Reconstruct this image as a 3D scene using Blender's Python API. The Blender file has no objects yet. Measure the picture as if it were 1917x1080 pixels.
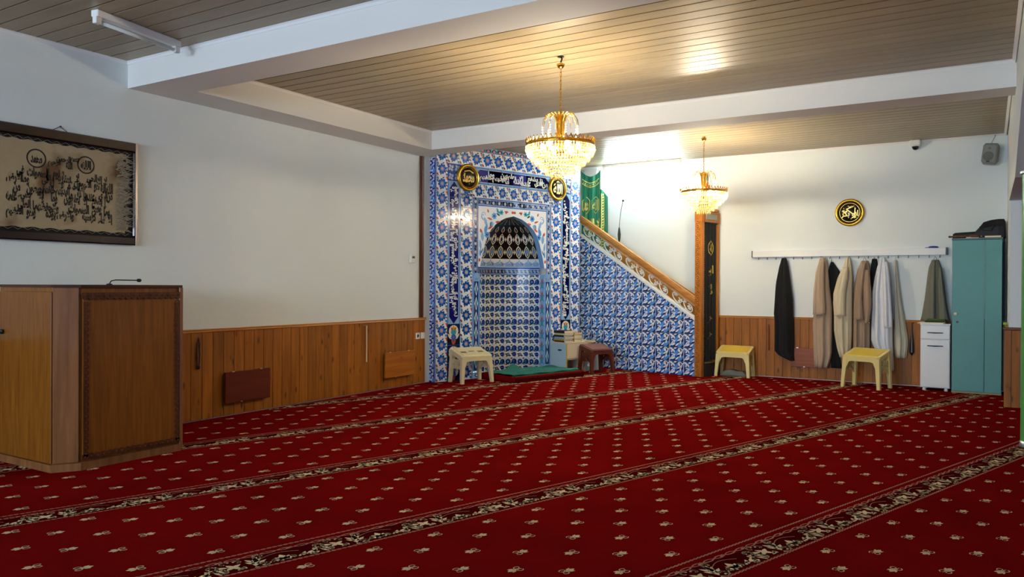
import bpy, bmesh, math, random, unicodedata
from mathutils import Matrix, Vector
random.seed(7)
S = bpy.context.scene
COL = S.collection
R = math.radians
PI = math.pi

# ---------------------------------------------------------------- camera
YAW, PITCH, ROLL, FPX, EYE = R(31.44), R(-0.263), R(0.283), 1455.09, 1.35
fw = Vector((-math.sin(YAW)*math.cos(PITCH), math.cos(YAW)*math.cos(PITCH), math.sin(PITCH)))
r0 = Vector((math.cos(YAW), math.sin(YAW), 0)); u0 = r0.cross(fw)
rr = math.cos(ROLL)*r0 + math.sin(ROLL)*u0; uu = -math.sin(ROLL)*r0 + math.cos(ROLL)*u0
cd = bpy.data.cameras.new('camera'); cam = bpy.data.objects.new('camera', cd); COL.objects.link(cam)
cd.sensor_width = 36; cd.lens = 36*FPX/1917; cd.clip_start = 0.02
m = Matrix((( rr.x, uu.x, -fw.x), (rr.y, uu.y, -fw.y), (rr.z, uu.z, -fw.z))).to_4x4(); m.translation = (0, 0, EYE)
cam.matrix_world = m
S.camera = cam

# ---------------------------------------------------------------- world, daylight, exposure
W = bpy.data.worlds.new('sky'); S.world = W; W.use_nodes = True
bg = W.node_tree.nodes['Background']; bg.inputs[0].default_value = (0.62, 0.80, 1.0, 1); bg.inputs[1].default_value = 1.2
def area(name, loc, rot, sx, sy, power, col):
    l = bpy.data.lights.new(name, 'AREA'); l.shape = 'RECTANGLE'; l.size = sx; l.size_y = sy; l.energy = power; l.color = col
    o = bpy.data.objects.new(name, l); o.location = loc; o.rotation_euler = rot; COL.objects.link(o); return o
# daylight entering through the three rear windows and the side-room window
WIN = [(-5.9, -4.3), (-3.5, -1.9), (-1.2, 0.4)]
for k, (xa, xb) in enumerate(WIN):
    area('window_daylight', ((xa+xb)/2, -6.52, 1.95), (R(90), 0, R(0)), xb-xa, 1.5, (170, 90, 70)[k], (0.62, 0.80, 1.0))
area('window_daylight', (3.42, 7.5, 1.8), (R(90), 0, R(90)), 2.0, 1.5, 90, (0.66, 0.82, 1.0))
S.view_settings.view_transform = 'Standard'; S.view_settings.look = 'None'
S.view_settings.gamma = 1; S.view_settings.use_curve_mapping = False
S.view_settings.exposure = 1.82

# ---------------------------------------------------------------- helpers
def hx(h, k=1.0):
    h = h.lstrip('#'); o = []
    for i in (0, 2, 4):
        c = int(h[i:i+2], 16)/255
        o.append((c/12.92 if c <= 0.04045 else ((c+0.055)/1.055)**2.4)*k)
    return (o[0], o[1], o[2], 1)
MATS = {}
def mat(name, col, rough=0.5, metal=0.0, bump=0.0, bscale=200.0, var=0.0, vscale=3.0, emit=None, estr=0, coat=0.0, sheen=0.0, rnd=0.0, spec=None):
    if name in MATS: return MATS[name]
    M = bpy.data.materials.new(name); M.use_nodes = True; N = M.node_tree; b = N.nodes['Principled BSDF']
    if isinstance(col, str): col = hx(col)
    b.inputs['Base Color'].default_value = col; b.inputs['Roughness'].default_value = rough; b.inputs['Metallic'].default_value = metal
    b.inputs['Coat Weight'].default_value = coat; b.inputs['Sheen Weight'].default_value = sheen
    if spec is not None: b.inputs['Specular IOR Level'].default_value = spec
    if emit: b.inputs['Emission Color'].default_value = emit; b.inputs['Emission Strength'].default_value = estr
    tc = N.nodes.new('ShaderNodeTexCoord')
    if var or rnd:
        nz = N.nodes.new('ShaderNodeTexNoise'); nz.inputs['Scale'].default_value = vscale; nz.inputs['Detail'].default_value = 4
        N.links.new(tc.outputs['Object'], nz.inputs['Vector'])
        hs = N.nodes.new('ShaderNodeHueSaturation'); hs.inputs['Color'].default_value = col
        mr = N.nodes.new('ShaderNodeMapRange'); mr.inputs['To Min'].default_value = 1-var; mr.inputs['To Max'].default_value = 1+var
        N.links.new(nz.outputs['Fac'], mr.inputs['Value'])
        if rnd:
            oi = N.nodes.new('ShaderNodeObjectInfo'); m2 = N.nodes.new('ShaderNodeMapRange'); m2.inputs['To Min'].default_value = 1-rnd; m2.inputs['To Max'].default_value = 1+rnd
            N.links.new(oi.outputs['Random'], m2.inputs['Value']); mm = N.nodes.new('ShaderNodeMath'); mm.operation = 'MULTIPLY'
            N.links.new(mr.outputs[0], mm.inputs[0]); N.links.new(m2.outputs[0], mm.inputs[1]); N.links.new(mm.outputs[0], hs.inputs['Value'])
        else: N.links.new(mr.outputs[0], hs.inputs['Value'])
        N.links.new(hs.outputs[0], b.inputs['Base Color'])
    if bump:
        n2 = N.nodes.new('ShaderNodeTexNoise'); n2.inputs['Scale'].default_value = bscale; n2.inputs['Detail'].default_value = 3
        N.links.new(tc.outputs['Object'], n2.inputs['Vector'])
        bp = N.nodes.new('ShaderNodeBump'); bp.inputs['Strength'].default_value = bump; bp.inputs['Distance'].default_value = 0.01
        N.links.new(n2.outputs['Fac'], bp.inputs['Height']); N.links.new(bp.outputs[0], b.inputs['Normal'])
    MATS[name] = M; return M
def wood(name, c1, c2, axis='Z', rough=0.45, knots=0.0, grain=9.0, rnd=0.15, coat=0.0):
    """procedural timber: grain drawn out along one axis, optional dark knots"""
    if name in MATS: return MATS[name]
    M = bpy.data.materials.new(name); M.use_nodes = True; N = M.node_tree; b = N.nodes['Principled BSDF']
    b.inputs['Roughness'].default_value = rough; b.inputs['Coat Weight'].default_value = coat; b.inputs['Specular IOR Level'].default_value = .3
    tc = N.nodes.new('ShaderNodeTexCoord'); oi = N.nodes.new('ShaderNodeObjectInfo')
    sc = N.nodes.new('ShaderNodeVectorMath'); sc.operation = 'SCALE'; sc.inputs['Scale'].default_value = 37.0
    cx = N.nodes.new('ShaderNodeCombineXYZ')
    for i in range(3): N.links.new(oi.outputs['Random'], cx.inputs[i])
    N.links.new(cx.outputs[0], sc.inputs[0])
    ad = N.nodes.new('ShaderNodeVectorMath'); ad.operation = 'ADD'
    N.links.new(tc.outputs['Object'], ad.inputs[0]); N.links.new(sc.outputs[0], ad.inputs[1])
    mp = N.nodes.new('ShaderNodeMapping'); s = [grain*3]*3; s['XYZ'.index(axis)] = grain*0.18; mp.inputs['Scale'].default_value = s
    N.links.new(ad.outputs[0], mp.inputs['Vector'])
    nz = N.nodes.new('ShaderNodeTexNoise'); nz.inputs['Scale'].default_value = 1.0; nz.inputs['Detail'].default_value = 5; nz.inputs['Distortion'].default_value = 0.6
    N.links.new(mp.outputs[0], nz.inputs['Vector'])
    cr = N.nodes.new('ShaderNodeValToRGB'); cr.color_ramp.elements[0].position = 0.3; cr.color_ramp.elements[1].position = 0.7
    cr.color_ramp.elements[0].color = hx(c2) if isinstance(c2, str) else c2; cr.color_ramp.elements[1].color = hx(c1) if isinstance(c1, str) else c1
    N.links.new(nz.outputs['Fac'], cr.inputs[0]); out = cr.outputs[0]
    if knots:
        k1 = N.nodes.new('ShaderNodeMapping'); ks = [9.0]*3; ks['XYZ'.index(axis)] = 4.0; k1.inputs['Scale'].default_value = ks
        N.links.new(ad.outputs[0], k1.inputs['Vector'])
        vo = N.nodes.new('ShaderNodeTexVoronoi'); vo.inputs['Scale'].default_value = 1.0; N.links.new(k1.outputs[0], vo.inputs['Vector'])
        kr = N.nodes.new('ShaderNodeMapRange'); kr.inputs['From Min'].default_value = 0.05; kr.inputs['From Max'].default_value = 0.20; kr.inputs['To Min'].default_value = 1-knots; kr.inputs['To Max'].default_value = 1.0
        N.links.new(vo.outputs['Distance'], kr.inputs['Value'])
        mx = N.nodes.new('ShaderNodeMix'); mx.data_type = 'RGBA'; mx.blend_type = 'MULTIPLY'; mx.inputs['Factor'].default_value = 1
        N.links.new(out, mx.inputs['A']); N.links.new(kr.outputs[0], mx.inputs['B']); out = mx.outputs['Result']
    hs = N.nodes.new('ShaderNodeHueSaturation'); mr = N.nodes.new('ShaderNodeMapRange'); mr.inputs['To Min'].default_value = 1-rnd; mr.inputs['To Max'].default_value = 1+rnd
    N.links.new(oi.outputs['Random'], mr.inputs['Value']); N.links.new(mr.outputs[0], hs.inputs['Value']); N.links.new(out, hs.inputs['Color'])
    N.links.new(hs.outputs[0], b.inputs['Base Color'])
    MATS[name] = M; return M

class MB:
    """collects shapes and links them as ONE mesh object"""
    def __init__(s): s.v = []; s.f = []; s.m = []
    def add(s, vs, fs, mi=0):
        o = len(s.v); s.v += [tuple(v) for v in vs]; s.f += [tuple(i+o for i in f) for f in fs]; s.m += [mi]*len(fs); return s
    def box(s, x0, y0, z0, x1, y1, z1, mi=0, c=0.0):
        if c <= 0:
            vs = [(x0,y0,z0),(x1,y0,z0),(x1,y1,z0),(x0,y1,z0),(x0,y0,z1),(x1,y0,z1),(x1,y1,z1),(x0,y1,z1)]
            return s.add(vs, [(0,3,2,1),(4,5,6,7),(0,1,5,4),(1,2,6,5),(2,3,7,6),(3,0,4,7)], mi)
        bm = bmesh.new(); bmesh.ops.create_cube(bm, size=1)
        for v in bm.verts: v.co = Vector((x0+(v.co.x+.5)*(x1-x0), y0+(v.co.y+.5)*(y1-y0), z0+(v.co.z+.5)*(z1-z0)))
        bmesh.ops.bevel(bm, geom=bm.edges[:], offset=c, segments=1, affect='EDGES')
        s.bm(bm, mi); return s
    def bm(s, bm, mi=0):
        bm.verts.index_update(); s.add([v.co[:] for v in bm.verts], [[v.index for v in f.verts] for f in bm.faces], mi); bm.free()
    def prism(s, poly, a0, a1, axis='y', mi=0):
        """poly in the plane across axis: y -> (x,z), z -> (x,y), x -> (y,z)"""
        n = len(poly)
        P = {'y': lambda p, a: (p[0], a, p[1]), 'z': lambda p, a: (p[0], p[1], a), 'x': lambda p, a: (a, p[0], p[1])}[axis]
        vs = [P(p, a0) for p in poly] + [P(p, a1) for p in poly]
        fs = [tuple(range(n)), tuple(range(2*n-1, n-1, -1))] + [(i, i+n, (i+1) % n+n, (i+1) % n) for i in range(n)]
        return s.add(vs, fs, mi)
    def tube(s, path, r, seg=6, mi=0, closed=False):
        P = [Vector(p) for p in path]; n = len(P); rs = r if isinstance(r, (list, tuple)) else [r]*n; vs = []; up = None
        for i in range(n):
            a = P[i-1] if (i > 0 or closed) else P[i]; b = P[(i+1) % n] if (i < n-1 or closed) else P[i]
            d = (b-a)
            if d.length < 1e-9: d = Vector((0, 0, 1))
            d.normalize()
            if up is None: up = d.orthogonal().normalized()
            else:
                up = up - d*up.dot(d)
                up = up.normalized() if up.length > 1e-6 else d.orthogonal().normalized()
            q = d.cross(up)
            for k in range(seg):
                t = 2*PI*k/seg; vs.append(P[i] + up*math.cos(t)*rs[i] + q*math.sin(t)*rs[i])
        fs = []
        for i in range(n if closed else n-1):
            j = (i+1) % n
            for k in range(seg): fs.append((i*seg+k, i*seg+(k+1) % seg, j*seg+(k+1) % seg, j*seg+k))
        if not closed: fs += [tuple(range(seg-1, -1, -1)), tuple((n-1)*seg+k for k in range(seg))]
        return s.add(vs, fs, mi)
    def lathe(s, prof, seg=16, c=(0, 0, 0), mi=0, cap=True):
        vs = []; fs = []; n = len(prof)
        for r, z in prof:
            for k in range(seg): t = 2*PI*k/seg; vs.append((c[0]+r*math.cos(t), c[1]+r*math.sin(t), c[2]+z))
        for i in range(n-1):
            for k in range(seg): fs.append((i*seg+k, i*seg+(k+1) % seg, (i+1)*seg+(k+1) % seg, (i+1)*seg+k))
        if cap: fs += [tuple(range(seg-1, -1, -1)), tuple((n-1)*seg+k for k in range(seg))]
        return s.add(vs, fs, mi)
    def ball(s, c, r, seg=8, rings=5, mi=0, sz=1.0):
        return s.lathe([(max(1e-4, r*math.sin(PI*i/rings)), -r*sz*math.cos(PI*i/rings)) for i in range(rings+1)], seg, c, mi)
    def loft(s, rings, mi=0, cap=True, wrap=True):
        n = len(rings[0]); vs = [p for r in rings for p in r]; fs = []
        for i in range(len(rings)-1):
            for k in range(n if wrap else n-1): fs.append((i*n+k, i*n+(k+1) % n, (i+1)*n+(k+1) % n, (i+1)*n+k))
        if cap and wrap: fs += [tuple(range(n-1, -1, -1)), tuple((len(rings)-1)*n+k for k in range(n))]
        return s.add(vs, fs, mi)
    def xf(s, M):
        s.v = [tuple(M @ Vector(v)) for v in s.v]; return s
    def mesh(s, name, mats, smooth=False):
        me = bpy.data.meshes.new(name); me.from_pydata(s.v, [], s.f)
        for mm in (mats if isinstance(mats, (list, tuple)) else [mats]): me.materials.append(mm)
        if any(s.m): me.polygons.foreach_set('material_index', s.m)
        if smooth: me.polygons.foreach_set('use_smooth', [True]*len(me.polygons))
        me.update(); return me
    def build(s, name, mats, parent=None, loc=(0, 0, 0), rz=0.0, smooth=False, fix=True):
        me = s.mesh(name, mats, smooth)
        if fix:
            b = bmesh.new(); b.from_mesh(me); bmesh.ops.recalc_face_normals(b, faces=b.faces); b.to_mesh(me); b.free()
        return link(name, me, parent, loc, rz)
def link(name, me, parent=None, loc=(0, 0, 0), rz=0.0):
    o = bpy.data.objects.new(name, me); COL.objects.link(o); o.parent = parent; o.location = loc; o.rotation_euler = (0, 0, rz); return o
def tag(o, label=None, cat=None, group=None, kind=None):
    if label: o['label'] = label
    if cat: o['category'] = cat
    if group: o['group'] = group
    if kind: o['kind'] = kind
    return o
def thing(name, label, cat, loc=(0, 0, 0), rz=0.0, group=None):
    o = bpy.data.objects.new(name, None); COL.objects.link(o); o.location = loc; o.rotation_euler = (0, 0, rz); o.empty_display_size = 0.1
    return tag(o, label, cat, group)
def struct(name, mb, mats, loc=(0, 0, 0), rz=0.0, label=None):
    o = mb.build(name, mats, None, loc, rz); o['kind'] = 'structure'
    if label: o['label'] = label
    return o

# --- flat inlay drawings: 2D polygons, each with a glaze colour and a layer
class Art:
    def __init__(s): s.p = []
    def poly(s, pts, c, l=1): s.p.append(([(float(x), float(y)) for x, y in pts], c, l)); return s
    def rect(s, x0, y0, x1, y1, c, l=1): return s.poly([(x0, y0), (x1, y0), (x1, y1), (x0, y1)], c, l)
    def ell(s, x, y, rx, ry, c, l=1, rot=0.0, n=12):
        cs, sn = math.cos(rot), math.sin(rot)
        return s.poly([(x+rx*math.cos(2*PI*i/n)*cs-ry*math.sin(2*PI*i/n)*sn, y+rx*math.cos(2*PI*i/n)*sn+ry*math.sin(2*PI*i/n)*cs) for i in range(n)], c, l)
    def leaf(s, x, y, L, w, rot, c, l=1, bend=0.0):
        """pointed leaf from (x,y) heading rot"""
        up = []; dn = []
        for i in range(7):
            t = i/6; b = bend*t*t; px = t*L; h = w*math.sin(PI*t**0.8)*0.5
            up.append((px, b*L+h)); dn.append((px, b*L-h))
        pts = dn + up[::-1][1:-1]; cs, sn = math.cos(rot), math.sin(rot)
        return s.poly([(x+a*cs-b*sn, y+a*sn+b*cs) for a, b in pts], c, l)
    def stroke(s, pts, w, c, l=1):
        n = len(pts)
        for i in range(n-1):
            (x0, y0), (x1, y1) = pts[i], pts[i+1]; dx, dy = x1-x0, y1-y0; L = math.hypot(dx, dy) or 1e-6; w0 = w/2
            nx, ny = -dy/L*w0, dx/L*w0; ex, ey = dx/L*w0*0.4, dy/L*w0*0.4
            s.poly([(x0-nx-ex, y0-ny-ey), (x1-nx+ex, y1-ny+ey), (x1+nx+ex, y1+ny+ey), (x0+nx-ex, y0+ny-ey)], c, l)
        return s
    def curve(s, fn, n, w, c, l=1): return s.stroke([fn(i/n) for i in range(n+1)], w, c, l)
    def spiral(s, x, y, r0_, r1_, a0, a1, w, c, l=1, n=10):
        return s.curve(lambda t: (x+(r0_+(r1_-r0_)*t)*math.cos(a0+(a1-a0)*t), y+(r0_+(r1_-r0_)*t)*math.sin(a0+(a1-a0)*t)), n, w, c, l)
    def flower(s, x, y, r, n, c, cc, l=1, ro=0.0):
        for i in range(n):
            a = ro+2*PI*i/n; s.ell(x+math.cos(a)*r*0.62, y+math.sin(a)*r*0.62, r*0.40, r*0.30, c, l, a, 8)
        return s.ell(x, y, r*0.5, r*0.5, c, l+1, 0, 10).ell(x, y, r*0.3, r*0.3, cc, l+2, 0, 8)
    def put(s, other, dx=0, dy=0, sx=1, sy=1, rot=0.0, dl=0):
        cs, sn = math.cos(rot), math.sin(rot)
        for pts, c, l in other.p:
            q = [(dx+(x*sx)*cs-(y*sy)*sn, dy+(x*sx)*sn+(y*sy)*cs) for x, y in pts]
            s.p.append((q if sx*sy > 0 else q[::-1], c, l+dl))
        return s
    def clip(s, a, b, c0):
        """keep a*x+b*y<=c0"""
        out = []
        for pts, c, l in s.p:
            q = []; n = len(pts)
            for i in range(n):
                P, Q = pts[i], pts[(i+1) % n]; dp = a*P[0]+b*P[1]-c0; dq = a*Q[0]+b*Q[1]-c0
                if dp <= 0: q.append(P)
                if (dp < 0 < dq) or (dq < 0 < dp): t = dp/(dp-dq); q.append((P[0]+(Q[0]-P[0])*t, P[1]+(Q[1]-P[1])*t))
            if len(q) >= 3: out.append((q, c, l))
        s.p = out; return s
    def inrect(s, x0, y0, x1, y1): return s.clip(-1, 0, -x0).clip(1, 0, x1).clip(0, -1, -y0).clip(0, 1, y1)
    def copy(s): a = Art(); a.p = list(s.p); return a
    def mb(s, pal, fn=None, base=0.006, dl=0.0004, mb=None):
        """pal: list of colour keys -> material index; fn maps (x, y, lift) to 3D"""
        fn = fn or (lambda x, y, h: (x, -h, y)); B = mb or MB()
        for pts, c, l in s.p:
            B.add([fn(x, y, base+l*dl) for x, y in pts], [tuple(range(len(pts)))], pal.index(c))
        return B

# --- Arabic lettering: joins letters with their contextual forms and sets them from right to left
FORMS = {}
for cp in list(range(0xFE80, 0xFEFD)):
    d = unicodedata.decomposition(chr(cp)).split()
    if len(d) == 2 and d[0].startswith('<'): FORMS.setdefault(int(d[1], 16), {})[d[0][1:-1]] = cp
    elif len(d) == 3: FORMS.setdefault((int(d[1], 16), int(d[2], 16)), {})[d[0][1:-1]] = cp
def shape(txt):
    cps = [ord(c) for c in txt]; seq = []; i = 0
    while i < len(cps):
        if cps[i] == 0x644 and i+1 < len(cps) and (0x644, cps[i+1]) in FORMS: seq.append((0x644, cps[i+1])); i += 2
        else: seq.append(cps[i]); i += 1
    def fwd(k): return k in FORMS and 'initial' in FORMS[k]
    def back(k): return k in FORMS and 'final' in FORMS[k]
    out = []
    for i, k in enumerate(seq):
        if k not in FORMS: out.append(chr(k) if isinstance(k, int) else ''); continue
        pj = i > 0 and fwd(seq[i-1]) and back(k); nj = i+1 < len(seq) and fwd(k) and back(seq[i+1])
        f = 'medial' if pj and nj else 'final' if pj else 'initial' if nj else 'isolated'
        F = FORMS[k]; out.append(chr(F.get(f, F.get('isolated', list(F.values())[0]))))
    return ''.join(out[::-1])
TXT = {}
def text2d(txt, bold=0.03):
    """outline polygons of a line of lettering, bottom-left at 0,0"""
    if (txt, bold) in TXT: return TXT[(txt, bold)]
    c = bpy.data.curves.new('lettering', 'FONT'); c.body = txt; c.resolution_u = 2; c.offset = bold; c.fill_mode = 'FRONT'
    o = bpy.data.objects.new('lettering', c); COL.objects.link(o); bpy.context.view_layer.update()
    me = bpy.data.meshes.new_from_object(o.evaluated_get(bpy.context.evaluated_depsgraph_get()))
    vs = [(v.co.x, v.co.y) for v in me.vertices]; fs = [tuple(p.vertices) for p in me.polygons]
    bpy.data.objects.remove(o); bpy.data.curves.remove(c); bpy.data.meshes.remove(me)
    if vs:
        x0 = min(v[0] for v in vs); y0 = min(v[1] for v in vs); vs = [(a-x0, b-y0) for a, b in vs]
    w = max([v[0] for v in vs] or [1]); h = max([v[1] for v in vs] or [1])
    TXT[(txt, bold)] = (vs, fs, w, h); return TXT[(txt, bold)]
def letter_line(art, txt, x0, y0, x1, y1, c, l=3, bold=0.03, rot=0.0, stagger=False):
    """fit a line of lettering into a rectangle; rot 90/-90 sets it running up or down"""
    W_, H_ = x1-x0, y1-y0
    if rot: W_, H_ = H_, W_
    cx, cy = (x0+x1)/2, (y0+y1)/2; cs, sn = math.cos(rot), math.sin(rot)
    items = []
    if stagger:
        words = txt.split(' ')[::-1]; ms = [text2d(shape(w), bold) for w in words]
        tot = sum(q[2] for q in ms)*0.66; x = 0
        for i, q in enumerate(ms):
            items.append((q, (x/tot)*W_, (0.36 if i % 2 else 0.0)*H_, W_/tot, (0.66*H_)/max(q[3], 0.9))); x += q[2]*0.66
    else:
        q = text2d(shape(txt), bold); items.append((q, 0, 0, W_/q[2], H_/q[3]))
    for (vs, fs, w, h), ox, oy, sx, sy in items:
        for f in fs:
            pts = []
            for i in f:
                a = ox+vs[i][0]*sx-W_/2; b = oy+vs[i][1]*sy-H_/2; pts.append((cx+a*cs-b*sn, cy+a*sn+b*cs))
            art.poly(pts, c, l)
    return art

# ---------------------------------------------------------------- dimensions (metres; camera stands at x=0, y=0)
XL, YB, HC, HS = -6.602, 11.882, 3.336, 3.099          # left wall, back wall, ceiling, beam soffit
YN0, YN1, XSB, YF0, YF1 = 4.162, 4.554, -6.159, 8.063, 8.423
XR, YR, XO = 0.20, -6.4, 3.4                            # right partition, rear wall, far wall of the side room
HW = 0.90                                               # wainscot height
P0 = Vector((-6.489, 8.58, 0)); PSI = R(73)             # tiled facade: left foot and direction
FT = Vector((math.cos(PSI), math.sin(PSI), 0)); FN = Vector((math.sin(PSI), -math.cos(PSI), 0))
M0 = Vector((-3.696, 11.318, 0)); MU = R(-12)           # stair pulpit: foot of carved post and direction
def fac(s, n, z=0.0): return P0 + FT*s + FN*n + Vector((0, 0, z))

# ---------------------------------------------------------------- materials
PAINT = mat('wall_paint', '#dfe5e2', 0.75, bump=0.12, bscale=120, var=0.015, vscale=1.5)
BEAMP = mat('beam_paint', '#dedcd6', 0.75, bump=0.08, bscale=120)
WHITE = mat('white_gloss', '#e8e8e6', 0.35)
PLAST = mat('white_plastic', '#e6e6e0', 0.4)
DARK = mat('dark_void', '#0a0705', 0.8)
BLACK = mat('black_plastic', '#0b0b0c', 0.4)
PINE = wood('pine_board', '#a8640f', '#854b09', 'Z', 0.5, 0.72, 9, 0.16)
PINEC = wood('pine_cap', '#b9772c', '#8a4f18', 'Y', 0.4, 0.0, 9, 0.05)
PINEX = wood('pine_cap_x', '#c98b3c', '#a5662a', 'X', 0.4, 0.0, 9, 0.05)
CEILB = wood('ceiling_board', '#a39375', '#978769', 'X', 0.36, 0.0, 5, 0.05)
GOLD = mat('polished_gold', '#d9a93c', 0.22, 1.0)
STEEL = mat('brushed_steel', '#b8bcc0', 0.3, 1.0)

# carpet: deep red pile, brushed light and dark
def carpet_mat(name, col, var):
    M = mat(name, col, 0.95, sheen=0.0, bump=0.35, bscale=420, var=var, vscale=1.6, spec=0.0); return M
CARPET = carpet_mat('carpet_pile', '#720b0b', 0.32)
CR_DARK = carpet_mat('carpet_dark', '#470709', 0.1)
CR_CREAM = carpet_mat('carpet_cream', '#e2caa0', 0.06)
CR_ROSE = carpet_mat('carpet_rose', '#bd8670', 0.06)
CR_GOLD = carpet_mat('carpet_gold', '#c9a560', 0.06)

# ---------------------------------------------------------------- floor and its woven pattern
fl = struct('floor', MB().box(XL-.1, YR-.1, -.06, XO, YB+.1, 0), CARPET, label='deep red fitted carpet with cream motifs and scroll borders')
PHI = R(71.5); CT = Vector((math.cos(PHI), math.sin(PHI), 0)); CN = Vector((math.sin(PHI), -math.cos(PHI), 0))
def fleur():
    a = Art()      # three solid petals one way, two open loops the other
    a.leaf(0.004, 0, .052, .032, 0, 'c').leaf(0.0, .004, .044, .021, 0.80, 'c', 1, -.25).leaf(0.0, -.004, .044, .021, -0.80, 'c', 1, .25)
    for sg in (1, -1):
        a.curve(lambda t: (-.030-.021*math.cos(2*PI*t*0.9)*1.0, sg*(.019+.015*math.sin(2*PI*t*0.9))), 9, .0058, 'c')
        a.stroke([(0, sg*.002), (-.012, sg*.020)], .006, 'c')
    a.ell(-.008, 0, .009, .007, 'c', 1, 0, 6)
    return a
FL = fleur()
def border():
    """one repeat of the scroll border, 0.54 long, 0.265 wide; y runs away from the viewer"""
    a = Art(); L = .54; k = 'c'
    def wv(t): return (t*L, .150+.030*math.sin(2*PI*t*2+.4))
    a.curve(lambda t: (t*L, .196+.013*math.sin(2*PI*t*3)), 18, .007, 'r')
    a.curve(lambda t: (t*L, .196-.013*math.sin(2*PI*t*3)), 18, .005, 'r')
    for x in (.0, .18, .36): a.leaf(x+.05, .19, .04, .014, .5, 'r')
    # acanthus leaf
    for i, (lx, ly, ln, w, ro) in enumerate([(.02,.06,.10,.030,1.25),(.035,.075,.055,.018,.5),(.03,.10,.055,.018,.7),(.035,.125,.045,.016,.9),(.02,.08,.045,.016,2.2),(.022,.11,.045,.016,2.0)]): a.leaf(lx, ly, ln, w, ro, k, 2)
    a.spiral(.05, .055, .045, .014, -2.6, 1.9, .010, k, 2).spiral(.075, .165, .030, .008, 3.6, -1.2, .009, k, 2)
    a.curve(lambda t: (.05+.10*t, .04+.012*math.sin(PI*t)), 6, .008, k, 2)
    # palmette
    px = .165
    for ro, ln, w in ((PI/2, .062, .032), (PI/2+.75, .05, .020), (PI/2-.75, .05, .020), (PI/2+1.4, .045, .016), (PI/2-1.4, .045, .016)): a.leaf(px, .055, ln, w, ro, k, 2)
    a.spiral(px-.045, .060, .026, .008, -.6, 4.4, .009, k, 2).spiral(px+.045, .060, .026, .008, PI+.6, -1.3, .009, k, 2)
    a.curve(lambda t: (px-.10+.2*t, .125+.035*math.sin(PI*t)), 10, .004, 'r', 2)
    # scroll with leaf
    a.curve(lambda t: (.24+.10*t, .050+.018*math.sin(2*PI*t)), 8, .009, k, 2)
    for lx, ly, ro in ((.26,.05,1.0),(.29,.055,.7),(.315,.05,.9)): a.leaf(lx, ly, .045, .018, ro, k, 2)
    a.spiral(.37, .135, .042, .010, -2.4, 3.6, .011, k, 2)
    for lx, ly, ln, ro in ((.36,.11,.075,-.9),(.375,.09,.06,-1.4),(.345,.10,.05,-2.0),(.39,.12,.05,-.3)): a.leaf(lx, ly, ln, .020, ro, k, 2)
    a.spiral(.40, .055, .032, .008, 1.6, -3.2, .010, k, 2)
    # small cross flower
    for j in range(4): a.leaf(.465, .095, .042, .020, j*PI/2+.5, k, 2)
    a.ell(.465, .095, .010, .010, 'c', 3)
    for j in range(5): a.leaf(.47+.01*j, .045+.004*(j % 2), .026, .010, .4+.3*j, k, 2)
    a.spiral(.44, .16, .026, .008, 0.4, 4.6, .008, k, 2).spiral(.505, .15, .022, .006, 2.6, -2.0, .008, k, 2)
    f_ = Art()
    for pts, c, l in a.p:        # fuller leaves: swell each shape a little about its own middle
        mx, my = sum(p[0] for p in pts)/len(pts), sum(p[1] for p in pts)/len(pts); k_ = 1.28 if c == 'c' else 1.1
        f_.p.append(([(mx+(x-mx)*k_, min(.245, max(.022, my+(y-my)*k_))) for x, y in pts], c, l))
    return f_
BO = border()
pat = Art(); TL0, PER, N0 = 0.0, 1.48, -6.80
def inside(x, y, mg=.04):
    if x < XL+mg or y > YB-mg or y < -2.0 or x > XO-.1: return False
    d = Vector((x, y, 0))-P0
    if d.dot(FN) < .03 and d.dot(FT) > -.2 and d.dot(FT) < 3.0: return False
    e = Vector((x, y, 0))-M0; mx = Vector((math.cos(MU), math.sin(MU), 0))
    if e.dot(Vector((mx.y, -mx.x, 0))) < .02 and e.dot(mx) < .12: return False
    if x > XR-.03 and y > 10.33: return False
    return True
def fmap(a, b):  # carpet (along, across) -> floor
    p = CT*a + CN*b; return (p.x, p.y)
wv = Art(); ofs = [0, -.113, -.226, .06, .15, .1, .05]
for lane in range(-2, 7):
    nb = N0 + lane*PER
    for i in range(-2, 26):                     # scroll border
        for pts, c, l in BO.p:
            q = [fmap(.36+i*.54+x, nb+.265-y) for x, y in pts]
            if inside(*q[0]): wv.p.append((q[::-1], c, l))
    for i in range(-20, 260):                   # dark ground and the two chain edgings
        a0 = i*.06; q = [fmap(a0, nb+.235), fmap(a0+.06, nb+.235), fmap(a0+.06, nb+.085), fmap(a0, nb+.085)]
        if inside(*q[0]) and inside(*q[2]): wv.p.append((q[::-1], 'd', 0))
        for bb in (nb+.012, nb+.253):
            for sg in (1, -1):
                q = [fmap(a0+.06*t/4, bb+sg*.006*math.sin(PI*t/4*2)) for t in range(5)]
                if inside(*q[0]):
                    for j in range(4):
                        A, B = q[j], q[j+1]; w_ = CN*.0028
                        wv.p.append(([(A[0]-w_.x, A[1]-w_.y), (B[0]-w_.x, B[1]-w_.y), (B[0]+w_.x, B[1]+w_.y), (A[0]+w_.x, A[1]+w_.y)], 'r', 1))
    for row in range(7):
        b0 = nb+.367+row*.168
        for i in range(-4, 36):
            a0 = 2.234+ofs[lane % 7]+(i-6)*.3725+(.186 if row % 2 else 0); x, y = fmap(a0, b0)
            if not inside(x, y, .08) or math.hypot(x, y) > 16: continue
            sgn = 1 if row % 2 else -1
            for pts, c, l in FL.p:
                q = [fmap(a0+sgn*px*.78, b0-py*.78) for px, py in pts]; wv.p.append((q if sgn < 0 else q[::-1], c, l))
pm = wv.mb(['c', 'r', 'd'], lambda x, y, h: (x, y, h), 0.0006, 0.0003)
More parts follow.
